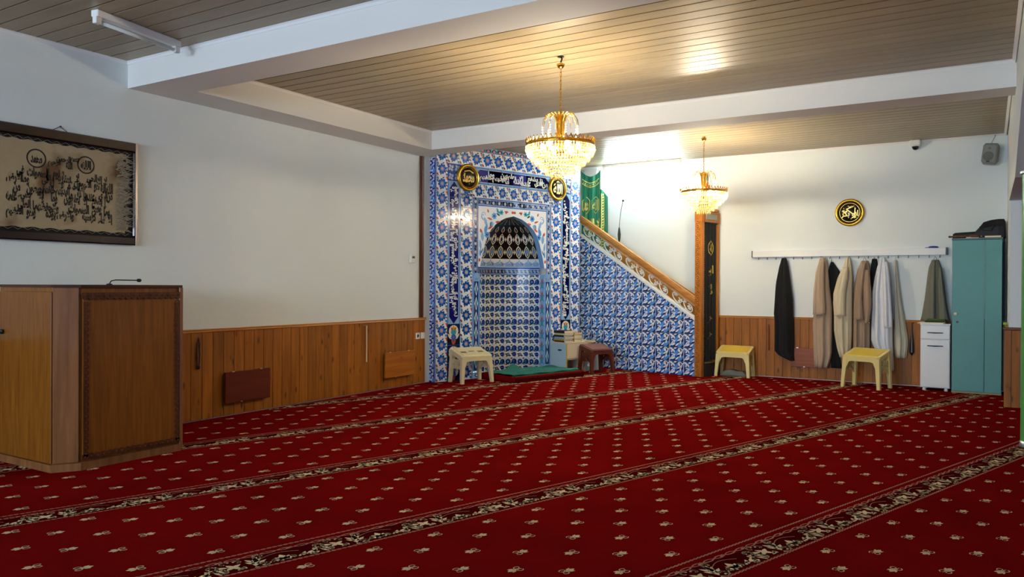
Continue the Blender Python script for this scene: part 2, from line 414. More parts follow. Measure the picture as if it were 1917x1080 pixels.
tag(pm.build('woven_pattern', [CR_CREAM, CR_ROSE, CR_DARK], fl, fix=False), kind='stuff')

# ---------------------------------------------------------------- ceiling boards, beams, cornices
ce = struct('ceiling', MB().box(XL-.1, YR-.1, HC+.012, XO, YB+.1, HC+.1), mat('ceiling_backing', '#20160c', 0.9))
def boards(x0, x1, y0, y1, first, name='board'):
    L = x1-x0; me = MB().box(0, .006, 0, L, .149, .010, c=.001).mesh('board', CEILB)
    y = first
    while y-.155 > y0: y -= .155
    while y < y1-.01:
        if y >= y0-.005 and y+.155 <= y1+.005: link(name, me, ce, (x0, y, HC))
        else:
            a, b = max(y+.004, y0), min(y+.151, y1)
            if b-a > .01: MB().box(0, 0, 0, L, b-a, .012).build(name, CEILB, ce, (x0, a, HC))
        y += .155
boards(XL, XR, YR, YN0, 3.986-.004)
boards(XSB, XR, YN1, YF0, 5.183)
boards(XL, XR, YF1, YB, 9.626)
MB().box(XR, YR, HC, XO, YB, HC+.012).build('side_ceiling_panel', BEAMP, ce)
struct('trim_1', MB().box(XL, YN0, HS, XR+.02, YN1, HC), BEAMP, label='white ceiling beam crossing nearest the viewer')
struct('trim_2', MB().box(XL, YN1, HS, XSB, YF0, HC), BEAMP, label='white ceiling beam along the left wall')
struct('trim_3', MB().box(XL, YF0, HS, XR+.02, YF1, HC), BEAMP, label='white ceiling beam crossing in front of the mihrab')
def cornice(n, x0, y0, x1, y1, nx, ny):
    """small quarter-round strip under the boards; (nx, ny) points into the room"""
    b = MB(); s = .028; x0, x1, y0, y1 = float(x0), float(x1), float(y0), float(y1)
    prof = [(0, 0), (s, 0), (s*.55, -s*.35), (s*.2, -s), (0, -s)]
    if nx == 0: b.add([(x, y0+ny*p, HC+q) for x in (x0, x1) for p, q in prof], [(0,1,2,3,4), (9,8,7,6,5)]+[(i, i+5, (i+1) % 5+5, (i+1) % 5) for i in range(5)])
    else: b.add([(x0+nx*p, y, HC+q) for y in (y0, y1) for p, q in prof], [(0,1,2,3,4), (9,8,7,6,5)]+[(i, i+5, (i+1) % 5+5, (i+1) % 5) for i in range(5)])
    struct('trim_%d' % n, b, WHITE)
for k, a in enumerate([(XL, YR, XL, YN0, 1, 0), (XL, YN0, XR, YN0, 0, -1), (XSB, YN1, XSB, YF0, 1, 0), (XSB, YF0, XR, YF0, 0, -1), (XSB, YN1, XR, YN1, 0, 1), (XL, YB, XR, YB, 0, -1), (XL, YF1, XR, YF1, 0, 1), (XR, YF1, XR, YB, -1, 0), (XR, YN1, XR, YF0, -1, 0)]): cornice(4+k, *a)

# ---------------------------------------------------------------- walls and wainscot
wl = struct('wall_left', MB().box(XL-.2, YR-.1, -.06, XL, 8.95, HC+.1).box(XL-.45, 8.75, -.06, XL-.25, YB+.2, HC+.1).box(XL-.45, YB, -.06, XL+.02, YB+.2, HC+.1), PAINT)
wb = struct('wall_back', MB().box(XL, YB, -.06, XO, YB+.2, HC+.1), PAINT)
me_b = {}
def wains(parent, x0, y0, rz, length, pitch, h, off=0.0, tops=None, wm=None):
    """vertical boards against a wall whose run starts at (x0, y0) heading rz; front faces local -y"""
    key = (round(pitch, 3), round(h, 3))
    if key not in me_b: me_b[key] = MB().box(.0015, -.016, .01, pitch-.0015, -.001, h, c=.003).mesh('board', PINE)
    c, s_ = math.cos(rz), math.sin(rz); x = off
    while x < length-.01:
        if x < 0 or x+pitch > length: 
            a, b = max(0, x), min(length, x+pitch)
            if b-a > .02: MB().box(.0015, -.016, .01, b-a-.0015, -.001, h, c=.003).build('board', PINE, parent, (x0+c*a, y0+s_*a, 0), rz)
        elif tops: MB().prism([(.0015, .01), (pitch-.0015, .01), (pitch-.0015, tops(x+pitch)), (.0015, tops(x))], -.016, -.001, 'y').build('board', wm or PINE, parent, (x0+c*x, y0+s_*x, 0), rz)
        else: link('board', me_b[key], parent, (x0+c*x, y0+s_*x, 0), rz)
        x += pitch
def cap(parent, x0, y0, rz, length, h, m_):
    b = MB().prism([(-.001, h-.035), (-.022, h-.035), (-.026, h-.026), (-.022, h-.016), (-.030, h-.008), (-.028, h), (-.001, h)], 0, length, 'x')
    b.build('cap_rail', m_, parent, (x0, y0, 0), rz)
wains(wl, XL, YR, R(90), 8.50-YR, .127, .868, off=(4.807-YR) % .127-.127)
cap(wl, XL, YR, R(90), 8.50-YR, HW, PINEX)
wains(wb, -3.533, YB, 0, XR-.02+3.533, .121, .868)
cap(wb, -3.533, YB, 0, XR-.02+3.533, HW, PINEX)
def stair_top(x):  # boards behind the stair pulpit rise with its handrail
    a = (-5.60+x+3.696)/math.cos(MU); return 1.10-.6185*(a+.02)
wains(wb, -5.60, YB, 0, 1.98, .121, .868, tops=stair_top, wm=wood('pale_pine', '#c58a36', '#a56c22', 'Z', .45, .4, 9, .12))
struct('trim_20', MB().box(XL, 8.395, HW, XL+.030, 8.425, HS).box(XL, 8.425, HW, XL+.018, 8.448, HS).box(XL, 8.372, HW, XL+.020, 8.395, HS),
       wood('dark_trim', '#6b3a18', '#4a230d', 'Z', 0.4, 0, 9, 0), label='narrow dark wooden post strip beside the tiled return')
# right partition: pier, arch header, lintel
wr = MB()
wr.box(.215, 10.42, 0, .34, YB, HC)
wr.prism([(YR, 2.86), (6.2, 2.84), (6.9, 2.68), (7.6, 2.50), (8.25, 2.33), (10.42, 2.33), (10.42, HC+.1), (YR, HC+.1)], XR+.005, XR+.16, 'x')
wrs = struct('wall_right', wr, PAINT, label='white partition with pier and arched header at the right edge')
bx = MB().box(.168, 10.37, .0, .236, 10.42, .868, c=.003); bx.build('board', PINE, wrs)
MB().box(.238, 10.37, .0, .318, 10.42, .868, c=.003).build('board', PINE, wrs)
for k in range(12): MB().box(.195, 10.424+.12*k, .01, .214, 10.424+.12*k+.117, .868, c=.003).build('board', PINE, wrs)
MB().box(.155, 10.355, .868, .33, 10.42, .90, c=.006).build('cap_rail', wood('pier_cap', '#7a4518', '#5c300f', 'X', .4, 0, 9, 0), wrs)
MB().box(.185, 10.42, .868, .215, YB, .90, c=.004).build('cap_rail', PINEX, wrs)
struct('wall_side', MB().box(XO, YR, -.06, XO+.1, YB+.2, HC+.1), mat('side_room_paint', '#c9d6ea', .8, var=.02))
# rear wall with three windows (behind the viewer)
rw = MB(); xs = [XL] + [v for w_ in WIN for v in w_] + [XO+.1]
rw.box(XL, YR-.1, 0, XO+.1, YR, 1.2).box(XL, YR-.1, 2.7, XO+.1, YR, HC+.1)
for i in range(0, len(xs), 2): rw.box(xs[i], YR-.1, 1.2, xs[i+1], YR, 2.7)
struct('wall_rear', rw, PAINT)
def pane_mat():
    M = bpy.data.materials.new('window_glass'); M.use_nodes = True; N = M.node_tree; N.nodes.clear()
    o = N.nodes.new('ShaderNodeOutputMaterial'); mx = N.nodes.new('ShaderNodeMixShader'); t = N.nodes.new('ShaderNodeBsdfTransparent'); g = N.nodes.new('ShaderNodeBsdfGlossy')
    g.inputs['Roughness'].default_value = .02; mx.inputs[0].default_value = .08; N.links.new(t.outputs[0], mx.inputs[1]); N.links.new(g.outputs[0], mx.inputs[2]); N.links.new(mx.outputs[0], o.inputs[0]); return M
PANE = pane_mat()
for k, (xa, xb) in enumerate(WIN):
    f = MB(); y0, y1 = YR-.08, YR-.03
    for a in ((xa, 1.2, xa+.06, 2.7), (xb-.06, 1.2, xb, 2.7), (xa+.06, 1.2, xb-.06, 1.26), (xa+.06, 2.64, xb-.06, 2.7), ((xa+xb)/2-.03, 1.26, (xa+xb)/2+.03, 2.64)): f.box(a[0], y0, a[1], a[2], y1, a[3])
    wo = struct('window_%d' % (k+1), f, WHITE)
    for a, b in ((xa+.06, (xa+xb)/2-.03), ((xa+xb)/2+.03, xb-.06)): MB().box(a, y0+.02, 1.26, b, y0+.026, 2.64).build('pane', PANE, wo)

# ---------------------------------------------------------------- glazed tile patterns
GL = dict(w='#e9edef', b='#2768c8', n='#0e1a8c', l='#86b3e0', t='#2aa0b8', r='#c4553c', g='#1f5a3c', k='#0c1416', c='#e8e0c8', p='#d79a90', d='#12306e', m='#5598de', y='#c9a84a')
PALK = list(GL); PALM = [mat('glaze_'+k, v, 0.16, coat=0.3) for k, v in GL.items()]
GROUT = mat('tile_grout', '#c2c6c6', .8)
TH = .008
def tile_mesh(name, art, w, h, base='w', gap=.0012):
    """one glazed tile: a thin slab with a softened rim and its painted pattern"""
    B = MB().box(gap, -TH, gap, w-gap, 0, h-gap, PALK.index(base), c=.0015)
    art.copy().inrect(gap+.001, gap+.001, w-gap-.001, h-gap-.001).mb(PALK, None, TH, .00025, B); return B.mesh(name, PALM)
def flower_art(w, h, alt=False):
    a = Art(); cx, cy, r = w*.5, h*.5, min(w, h)*.38
    for i in range(8): q = 2*PI*i/8+.2; a.ell(cx+math.cos(q)*r*.66, cy+math.sin(q)*r*.66, r*.36, r*.30, 'b', 2, q, 8)
    a.ell(cx, cy, r*.66, r*.66, 'b', 2, 0, 10).ell(cx, cy, r*.50, r*.50, 'm', 3, 0, 10).ell(cx, cy, r*.30, r*.30, 'p', 4, 0, 8)
    for i in range(8): q = 2*PI*i/8+.2; a.ell(cx+math.cos(q)*r*.75, cy+math.sin(q)*r*.75, r*.12, r*.10, 'd', 4, q, 6)
    # coral tulip low-left, buds, leafy stems
    a.curve(lambda t: (w*(.02+.25*t), h*(.98-.30*t+.1*math.sin(PI*t))), 5, w*.03, 'g', 1).curve(lambda t: (w*(.98-.22*t), h*(.02+.32*t-.08*math.sin(PI*t))), 5, w*.03, 'g', 1)
    a.leaf(w*.02, h*.20, h*.22, h*.15, -.9, 'r', 2).leaf(w*.04, h*.24, h*.20, h*.10, -1.5, 'r', 2).leaf(w*.0, h*.14, h*.20, h*.09, -.3, 'r', 2)
    a.leaf(w*.98, h*.86, h*.22, h*.15, 2.2, 'r', 2).leaf(w*.94, h*.90, h*.18, h*.09, 1.7+PI, 'r', 2)
    a.ell(w*.10, h*.86, w*.09, h*.08, 'm', 2, .5, 8).ell(w*.90, h*.14, w*.10, h*.08, 'm', 2, .5, 8)
    a.ell(w*.10, h*.86, w*.04, h*.035, 'd', 3, .5, 6).ell(w*.90, h*.14, w*.04, h*.035, 'd', 3, .5, 6)
    for x, y, ro in ((.16, .56, 2.0), (.84, .46, -1.0), (.30, .10, .4), (.70, .93, 3.4), (.06, .68, .9), (.95, .66, 4.0)): a.leaf(w*x, h*y, h*.22, h*.10, ro, 'g', 1, .2)
    return a
def saz_art(w, h):
    """blue field with long curling white leaves (stair side and return)"""
    a = Art()
    a.leaf(w*.08, h*.10, w*1.05, h*.46, .80, 'b', 1, .05).leaf(w*.20, h*.28, w*.75, h*.22, .80, 'm', 2, .03)
    a.leaf(w*.55, h*.02, w*.6, h*.26, .55, 'm', 1, .12).leaf(w*-.05, h*.62, w*.45, h*.22, .75, 'b', 1, .1)
    def S(t, o=0.0, k=1.0): return (w*(.04+.92*t), h*(.10+o+.80*t+k*.14*math.sin(2*PI*t)))
    a.curve(lambda t: S(t), 10, w*.055, 'w', 3)
    a.spiral(w*.70, h*.78, w*.22, w*.06, -.9, 3.9, w*.055, 'w', 3, 9).spiral(w*.24, h*.36, w*.17, w*.05, 2.2, -2.4, w*.05, 'w', 3, 8)
    a.ell(w*.68, h*.78, w*.09, h*.11, 'w', 3, .7, 8).leaf(w*.02, h*.98, w*.30, h*.14, -.7, 'w', 3, .2)
    for x, y, L, ro in ((.10, .16, .34, .15), (.40, .10, .36, .5), (.72, .24, .28, 1.1), (.12, .60, .28, 1.0), (.36, .62, .26, 1.9), (.86, .52, .26, 2.2), (.30, .90, .30, .3), (.58, .52, .22, .1)):
        a.leaf(w*x, h*y, w*L, h*.13, ro, 'w', 3, .15)
    a.ell(w*.48, h*.50, w*.075, h*.085, 'l', 4, .6, 8).ell(w*.48, h*.50, w*.03, h*.035, 'n', 5, .6, 6)
    a.rect(0, 0, w*.022, h, 'w', 4).rect(w*.978, 0, w, h, 'w', 4)
    return a
def niche_art(w, h):
    a = Art()
    def daisy(x, y, r):
        for i in range(12): q = 2*PI*i/12; a.leaf(x+math.cos(q)*r*.3, y+math.sin(q)*r*.3, r*.75, r*.42, q, 'n', 2)
        a.ell(x, y, r*.62, r*.62, 'n', 2, 0, 10).ell(x, y, r*.40, r*.40, 't', 3, 0, 8).ell(x, y, r*.2, r*.2, 'l', 4, 0, 6)
    def carn(x, y, r):
        a.ell(x, y, r*.92, r, 'n', 2, 0, 12).ell(x-r*.25, y+r*.1, r*.30, r*.62, 'b', 3, .3, 8).leaf(x+r*.1, y+r*.85, r*1.7, r*.45, -1.75, 'g', 4, .12).leaf(x+.1*r, y-r*.6, r*1.3, r*.5, -2.5, 't', 3, -.2)
    daisy(w*.25, h*.70, w*.245); carn(w*.75, h*.70, w*.24)
    a.ell(w*.25, h*.23, w*.13, w*.13, 'd', 2, 0, 10).ell(w*.25, h*.23, w*.055, w*.055, 'w', 3, 0, 8).ell(w*.25, h*.23, w*.03, w*.03, 'k', 4, 0, 6)
    a.ell(w*.75, h*.25, w*.19, w*.18, 'n', 2, 0, 12).rect(w*.60, h*.243, w*.90, h*.262, 'l', 3).leaf(w*.78, h*.14, w*.22, h*.09, -1.0, 't', 3, -.2)
    for x, y, L, ro in ((.40, .52, .28, .35), (.90, .50, .26, .4), (.02, .46, .24, .3), (.45, .90, .22, .5), (.96, .90, .2, .6), (.08, .06, .18, .7), (.48, .10, .2, 2.6), (.02, .30, .16, 5.6), (.52, .36, .16, 5.4)):
        a.leaf(w*x, h*y, w*L*1.15, h*.13, ro, 'g', 1, .2)
    a.curve(lambda t: (w*(.0+1.0*t), h*(.47+.05*math.sin(4*PI*t))), 10, w*.018, 'g', 1)
    return a
def frame_art(w, h):
    """pale blue running border with ringed dots; runs along x"""
    a = Art(); a.rect(0, 0, w, h, 'l', 0).rect(0, 0, w, h*.12, 'b', 2).rect(0, h*.88, w, h, 'b', 2).rect(0, h*.15, w, h*.20, 'w', 2).rect(0, h*.80, w, h*.85, 'w', 2)
    a.ell(w*.5, h*.5, w*.22, h*.24, 'd', 2, 0, 10).ell(w*.5, h*.5, w*.17, h*.19, 'w', 3, 0, 10).ell(w*.5, h*.5, w*.07, h*.08, 'r', 4, 0, 6)
    a.leaf(0, h*.28, w*.34, h*.30, .9, 'd', 1).leaf(w, h*.72, w*.34, h*.30, .9+PI, 'd', 1); return a
def arab_art(w, h, border=True):
    """blue ground with white interlaced arabesque"""
    a = Art(); a.rect(0, 0, w, h, 'b', 0)
    for u_ in (.25, .75):
        for v_ in (.25, .75):
            for i in range(4):
                q = PI/2*i; a.spiral(w*(u_+.12*math.cos(q+.6)), h*(v_+.12*math.sin(q+.6)), w*.10, w*.02, q, q+4.2, w*.026, 'w', 2, 7)
                a.leaf(w*u_, h*v_, w*.24, h*.07, q+PI/4, 'l', 1); a.leaf(w*(u_+.06*math.cos(q)), h*(v_+.06*math.sin(q)), w*.15, h*.06, q+.4, 'w', 2)
    return a
def vase_art(w, h):
    a = Art(); a.rect(0, 0, w, h, 'd', 0)
    a.ell(w*.5, h*.66, w*.38, h*.28, 'c', 1, 0, 14).ell(w*.5, h*.62, w*.22, h*.16, 't', 2, 0, 10).leaf(w*.5, h*.70, h*.22, w*.2, PI/2, 'y', 3).leaf(w*.44, h*.70, h*.18, w*.14, 2.2, 'r', 3).leaf(w*.56, h*.70, h*.18, w*.14, .94, 'r', 3)
    for sg in (1, -1):
        a.leaf(w*(.5+sg*.05), h*.02, h*.52, w*.24, PI/2-sg*.75, 'k', 2, sg*-.15).leaf(w*(.5+sg*.1), h*.30, h*.36, w*.18, PI/2-sg*1.1, 'c', 1, sg*.3).leaf(w*(.5+sg*.02), h*.02, h*.30, w*.14, PI/2-sg*.35, 'r', 3)
    a.flower(w*.5, h*.36, w*.22, 8, 'b', 'r', 3); return a

# ---------------------------------------------------------------- mihrab (prayer niche wall)
mih = thing('mihrab', 'tall blue and white tiled prayer niche wall with arched recess and calligraphy bands', 'prayer niche', P0, PSI)
WF, CX, NA, ND, JD = 2.874, 1.437, .645, .46, .09
C1, C2, C3, C4 = .012, .207, .43, .655       # column edges on the left half
FI = .757                                     # inner edge of dotted frame
ZT = (2.489, 2.604, 2.80, 3.046, 3.262, 3.33)
body = MB()
body.box(0, 0, 0, FI, .16, HC-.002).box(WF-FI, 0, 0, WF, .16, HC-.002).box(FI, 0, ZT[0], WF-FI, .16, HC-.002)
body.box(FI, 0, 0, CX-NA, JD+.07, 1.52).box(CX+NA, 0, 0, WF-FI, JD+.07, 1.52)
body.build('backing_wall', GROUT, mih)
def put(me, x, z, name, y=0.0, rz=0.0): return link(name, me, mih, (x, y, z), rz)
cw = C2-C1; fh = .2038
me_f1 = tile_mesh('flower_tile', flower_art(cw, fh), cw, fh)
me_f2 = tile_mesh('flower_tile', flower_art(C4-C3-.012, fh), C4-C3-.012, fh)
z = 0.0
while z < ZT[3]-.05:
    for x in (C1, WF-C2): put(me_f1, x, z, 'flower_tile')
    z += fh
z = 0.0
while z < ZT[1]-.12:
    for x in (C3+.006, WF-C4+.006): put(me_f2, x, z, 'flower_tile')
    z += fh
me_f3 = tile_mesh('flower_tile', flower_art(.2053, ZT[4]-ZT[3]-.004), .2053, ZT[4]-ZT[3]-.004)
for k in range(14): put(me_f3, k*.2053, ZT[3]+.002, 'flower_tile')
n4 = 9; w4 = (WF-2*C3)/n4
me_f4 = tile_mesh('flower_tile', flower_art(w4, ZT[2]-ZT[1]-.004), w4, ZT[2]-ZT[1]-.004)
for k in range(n4): put(me_f4, C3+k*w4, ZT[1]+.002, 'flower_tile')
# crest row
cr_a = Art(); cwid = WF/26; ch = ZT[5]-ZT[4]-.002
cr_a.rect(0, 0, cwid, ch, 'l', 0).rect(0, 0, cwid, ch*.12, 'b', 1)
cr_a.leaf(cwid*.5, ch*.1, ch*.9, cwid*.85, PI/2, 'd', 2).leaf(cwid*.5, ch*.15, ch*.65, cwid*.5, PI/2, 'p', 3).leaf(0, ch*.1, ch*.55, cwid*.4, PI/2, 't', 1).leaf(cwid, ch*.1, ch*.55, cwid*.4, PI/2, 't', 1)
me_cr = tile_mesh('crest_tile', cr_a, cwid, ch)
for k in range(26): put(me_cr, k*cwid, ZT[4]+.001, 'crest_tile')
# navy inscription bands: verticals, top, corner squares
def band_tile(w, h, vert):
    a = Art(); a.rect(0, 0, w, h, 'n', 0)
    if vert: a.rect(0, 0, w*.10, h, 'm', 1).rect(w*.90, 0, w, h, 'm', 1).rect(w*.11, 0, w*.135, h, 'w', 2).rect(w*.865, 0, w*.89, h, 'w', 2)
    else: a.rect(0, 0, w, h*.10, 'm', 1).rect(0, h*.90, w, h, 'm', 1).rect(0, h*.11, w, h*.135, 'w', 2).rect(0, h*.865, w, h*.89, 'w', 2)
    return tile_mesh('band_tile', a, w, h, 'n')
bw = C3-C2; zb0, zb1 = .80, ZT[3]-.245-.004
nb_ = 9; bh = (zb1-zb0)/nb_; me_bv = band_tile(bw, bh, True)
me_vase = tile_mesh('vase_tile', vase_art(bw, .30), bw, .30, 'd')
me_ar = tile_mesh('arabesque_tile', arab_art(bw, .245), bw, .245, 'b')
me_low = tile_mesh('vase_tile', vase_art(bw, .25), bw, .25, 'd')
for x in (C2, WF-C3):
    for k in range(nb_): put(me_bv, x, zb0+k*bh, 'band_tile')
    put(me_ar, x, ZT[3]-.245, 'arabesque_tile')
    put(me_vase, x, .50, 'vase_tile'); put(me_low, x, .25, 'vase_tile'); put(me_low, x, 0, 'vase_tile')
bx0, bx1 = C3, WF-C3; nt = 8; bt = (bx1-bx0)/nt; me_bt = band_tile(bt, .244, False); me_art2 = tile_mesh('arabesque_tile', arab_art(bt, .244), bt, .244, 'b')
for k in range(nt): put(me_art2 if k in (0, nt-1) else me_bt, bx0+k*bt, ZT[2]+.001, 'arabesque_tile' if k in (0, nt-1) else 'band_tile')
# pointed cartouche ends and white lettering of the three bands
let = Art(); z0_, z1_ = ZT[2], ZT[3]; xa, xb = bx0+bt, bx1-bt
for x, sg in ((xa, 1), (xb, -1)):
    let.poly([(x, z0_+.035), (x+sg*.10, z0_+.035), (x, (z0_+z1_)/2)][::sg], 'l', 2).poly([(x, z1_-.035), (x, (z0_+z1_)/2), (x+sg*.10, z1_-.035)][::sg], 'l', 2)
letter_line(let, 'من ذا الذي يشفع عنده الا باذنه يعلم ما بين ايديهم وما خلفهم', xa+.09, z0_+.045, xb-.09, z1_-.045, 'w', 3, .05, 0, True)
for x, t_, ro in ((C2, 'ولا يحيطون بشيء من علمه الا بما شاء وسع كرسيه السموات والارض ولا يؤده حفظهما وهو العلي العظيم', R(90)), (WF-C3, 'الله لا اله الا هو الحي القيوم لا تأخذه سنة ولا نوم له ما في السموات وما في الارض', R(-90))):
    letter_line(let, t_, x+.040, zb0+.10, x+bw-.040, zb1-.10, 'w', 3, .05, ro, True)
    for zz, sg in ((zb0, 1), (zb1, -1)):
        for s2 in (0, 1):
            xe = x+.03 if s2 == 0 else x+bw-.03
            q = [(xe, zz), (x+bw/2, zz), (xe, zz+sg*.10)]; let.poly(q if (s2 == 0) == (sg > 0) else q[::-1], 'l', 2)
let.mb(PALK, None, TH+.0006, .0004).build('inscription_lettering', PALM, mih, fix=False)
# blue edge strips of the bands
for x0, x1, zz0, zz1 in ((C1-.012, C1, 0, ZT[4]), (C3-.0, C3+.006, 0, ZT[1]), (C4-.006, C4, 0, ZT[1]), (WF-C3-.006, WF-C3, 0, ZT[1]), (WF-C4, WF-C4+.006, 0, ZT[1]), (WF-.012, WF, 0, ZT[4])):
    MB().box(x0, -.011, zz0, x1, 0, zz1, c=.002).build('edge_strip', mat('strip_blue', '#5b86c9', .2), mih)
# dotted frame round the arch
fw_, fn = FI-C4, 7; nv = 9; vh = (ZT[1]-1.52)/nv
fa = frame_art(vh, fw_); fv = Art().put(fa, fw_, 0, 1, 1, R(90))
me_fv = tile_mesh('frame_tile', fv, fw_, vh, 'l')
for k in range(nv):
    for x in (C4, WF-FI): put(me_fv, x, 1.52+k*vh, 'frame_tile')
nh = 12; hw_ = (WF-2*FI)/nh; me_fh = tile_mesh('frame_tile', frame_art(hw_, ZT[1]-ZT[0]), hw_, ZT[1]-ZT[0], 'l')
for k in range(nh): put(me_fh, FI+k*hw_, ZT[0], 'frame_tile')
# lower jamb strips below the frame with small columns
def arch_w(u):
    U = [0, .16, .32, .48, .63, .74, .84, .90, .95, 1.0]; V = [1, .955, .90, .84, .76, .655, .51, .385, .25, 0.0]
    for i in range(len(U)-1):
        if u <= U[i+1]: t = (u-U[i])/(U[i+1]-U[i]); return V[i]+(V[i+1]-V[i])*t
    return 0.0
AZ0, AZ1 = 1.61, 2.378
AU = [0, .08, .16, .24, .32, .40, .48, .56, .63, .69, .74, .79, .84, .87, .90, .925, .95, .975, 1.0]
for sg, nm in ((-1, 'spandrel_panel'), (1, 'spandrel_panel')):
    inner = [(CX+sg*NA*arch_w(u), AZ0+(AZ1-AZ0)*u) for u in AU]; xo = CX+sg*(CX-FI)
    B = MB()
    for i in range(len(AU)-1):       # white ground around the arch, as strips from the arch line to the frame
        (xa_, za_), (xb_, zb_) = inner[i], inner[i+1]
        B.add([(xa_, -TH, za_), (xo, -TH, za_), (xo, -TH, zb_), (xb_, -TH, zb_)], [(0, 1, 2, 3)], PALK.index('w'))
        B.add([(xa_, -TH, za_), (xb_, -TH, zb_), (xb_, JD, zb_), (xa_, JD, za_)], [(0, 1, 2, 3)], PALK.index('l'))
        for q, ck in ((.30, 'b'), (.72, 'b')):
            B.add([(xa_-sg*.0006, -TH+(JD+TH)*q, za_), (xb_-sg*.0006, -TH+(JD+TH)*q, zb_), (xb_-sg*.0006, -TH+(JD+TH)*(q+.07), zb_), (xa_-sg*.0006, -TH+(JD+TH)*(q+.07), za_)], [(0, 1, 2, 3)], PALK.index(ck))
    B.add([(CX, -TH, AZ1), (xo, -TH, AZ1), (xo, -TH, ZT[0]), (CX, -TH, ZT[0])], [(0, 1, 2, 3)], PALK.index('w'))
    # blossom sprays of the spandrel
    a = Art()
    def P_(x, z): return (CX+sg*x, z)
    def lf(x, z, L, w, ro, c, l=1, b=0): a.leaf(CX+sg*x, z, L, w, ro if sg > 0 else PI-ro, c, l, b*sg)
    def sp(x, z, r0q, r1q, a0, a1, c): a.curve(lambda t: P_(x+(r0q+(r1q-r0q)*t)*math.cos(a0+(a1-a0)*t), z+(r0q+(r1q-r0q)*t)*math.sin(a0+(a1-a0)*t)), 10, .010, c, 1)
    sp(.57, 2.36, .085, .02, -2.2, 3.0, 'l'); sp(.585, 2.35, .055, .01, -2.4, 2.0, 'm')
    for x, z, L, w, ro, c in ((.52, 2.20, .15, .05, 1.2, 'l'), (.56, 2.10, .15, .06, 1.9, 'm'), (.60, 1.98, .16, .06, 1.5, 'l'), (.63, 1.86, .15, .045, 1.4, 'l'), (.645, 1.76, .12, .035, 1.6, 'm'), (.50, 2.16, .12, .035, 2.6, 'r'), (.42, 2.30, .10, .03, .3, 'r'), (.22, 2.405, .10, .035, .2, 't'), (.30, 2.40, .09, .04, 1.2, 't'), (.10, 2.43, .09, .025, .1, 'r'), (.36, 2.27, .10, .03, 3.0, 'r'), (.62, 2.10, .07, .04, 1.2, 'r'), (.655, 1.68, .06, .035, 1.5, 'r'), (.15, 2.40, .05, .04, 1.57, 'r'), (.49, 2.40, .06, .03, 1.2, 'r'), (.46, 2.20, .08, .03, 1.9, 'g'), (.27, 2.37, .08, .03, .4, 'g'), (.63, 1.80, .10, .02, 2.0, 'g')): lf(x, z, L, w, ro, c, 2)
    a.flower(CX+sg*.38, 2.36, .05, 7, 'm', 'n', 2).flower(CX+sg*.52, 2.08, .05, 7, 'm', 'd', 2).flower(CX+sg*.24, 2.42, .04, 6, 't', 'g', 2).ell(CX+sg*.43, 2.24, .04, .035, 'l', 2).ell(CX+sg*.0+sg*.02, 2.43, .025, .02, 'r', 2)
    a.clip(sg, 0, sg*(xo)-.004).clip(0, 1, ZT[0]-.004).mb(PALK, None, TH, .0003, B)
    B.build(nm, PALM, mih, fix=False)
# niche plan: straight jamb, then a rounded recess
def plan(th, k=1.0): return (CX+NA*k*math.cos(th), JD+ND*k*math.sin(th))
NT = 9; ths = []
arc = [plan(PI-PI*i/400) for i in range(401)]; acc = [0]
for i in range(400): acc.append(acc[-1]+math.hypot(arc[i+1][0]-arc[i][0], arc[i+1][1]-arc[i][1]))
for k in range(NT+1):
    tgt = acc[-1]*k/NT; i = min(range(401), key=lambda j: abs(acc[j]-tgt)); ths.append(PI-PI*i/400)
nh_ = .2085; tcache = {}
for k in range(NT):
    (xa_, ya_), (xb_, yb_) = plan(ths[k]), plan(ths[k+1]); w = math.hypot(xb_-xa_, yb_-ya_); rz = math.atan2(yb_-ya_, xb_-xa_)
    key = round(w, 2)
    if key not in tcache: tcache[key] = tile_mesh('niche_tile', niche_art(w, nh_), w, nh_, 'w'), tile_mesh('niche_tile', niche_art(w, nh_).clip(0, 1, .048), w, .048, 'w'), tile_mesh('frieze_tile', Art().put(frame_art(w/3, .10)).put(frame_art(w/3, .10), w/3).put(frame_art(w/3, .10), 2*w/3), w, .10, 'l')
    for r_ in range(7): put(tcache[key][0], xa_, r_*nh_, 'niche_tile', ya_, rz)
    put(tcache[key][1], xa_, 7*nh_, 'niche_tile', ya_, rz); put(tcache[key][2], xa_, 1.51, 'frieze_tile', ya_, rz)
# niche shell behind the tiles, with soffit ring
sh = MB(); n_ = 18
for i in range(n_):
    t0, t1 = PI-PI*i/n_, PI-PI*(i+1)/n_; (xa_, ya_), (xb_, yb_) = plan(t0, 1.02), plan(t1, 1.02)
    sh.add([(xa_, ya_, 0), (xb_, yb_, 0), (xb_, yb_, AZ0), (xa_, ya_, AZ0)], [(0, 1, 2, 3)])
sh.build('niche_shell', GROUT, mih)
# half dome: rows of ogee-lattice tiles, its shade put into a near-black ground
def dome(u, v, lift=0.0):
    """u 0..1 round the recess, v 0..1 up"""
    k = max(arch_w(v), .004); th = PI-PI*u; x, y = plan(th, k)
    nx, ny = -math.cos(th), -math.sin(th)
    return (x+nx*lift, y+ny*lift, AZ0+(AZ1-AZ0)*v)
def dome_cell(art, u0, u1, v0, v1, base, name, nu=3, nvv=3):
    B = MB()
    for i in range(nu):
        for j in range(nvv):
            q = [(i/nu, j/nvv), ((i+1)/nu, j/nvv), ((i+1)/nu, (j+1)/nvv), (i/nu, (j+1)/nvv)]
            B.add([dome(u0+(u1-u0)*a, v0+(v1-v0)*b) for a, b in q], [(0, 1, 2, 3)], PALK.index(base))
    art.mb(PALK, lambda x, y, h: dome(u0+(u1-u0)*x, v0+(v1-v0)*y, h), .003, .0012, B)
    B.build(name, PALM, mih, fix=False)
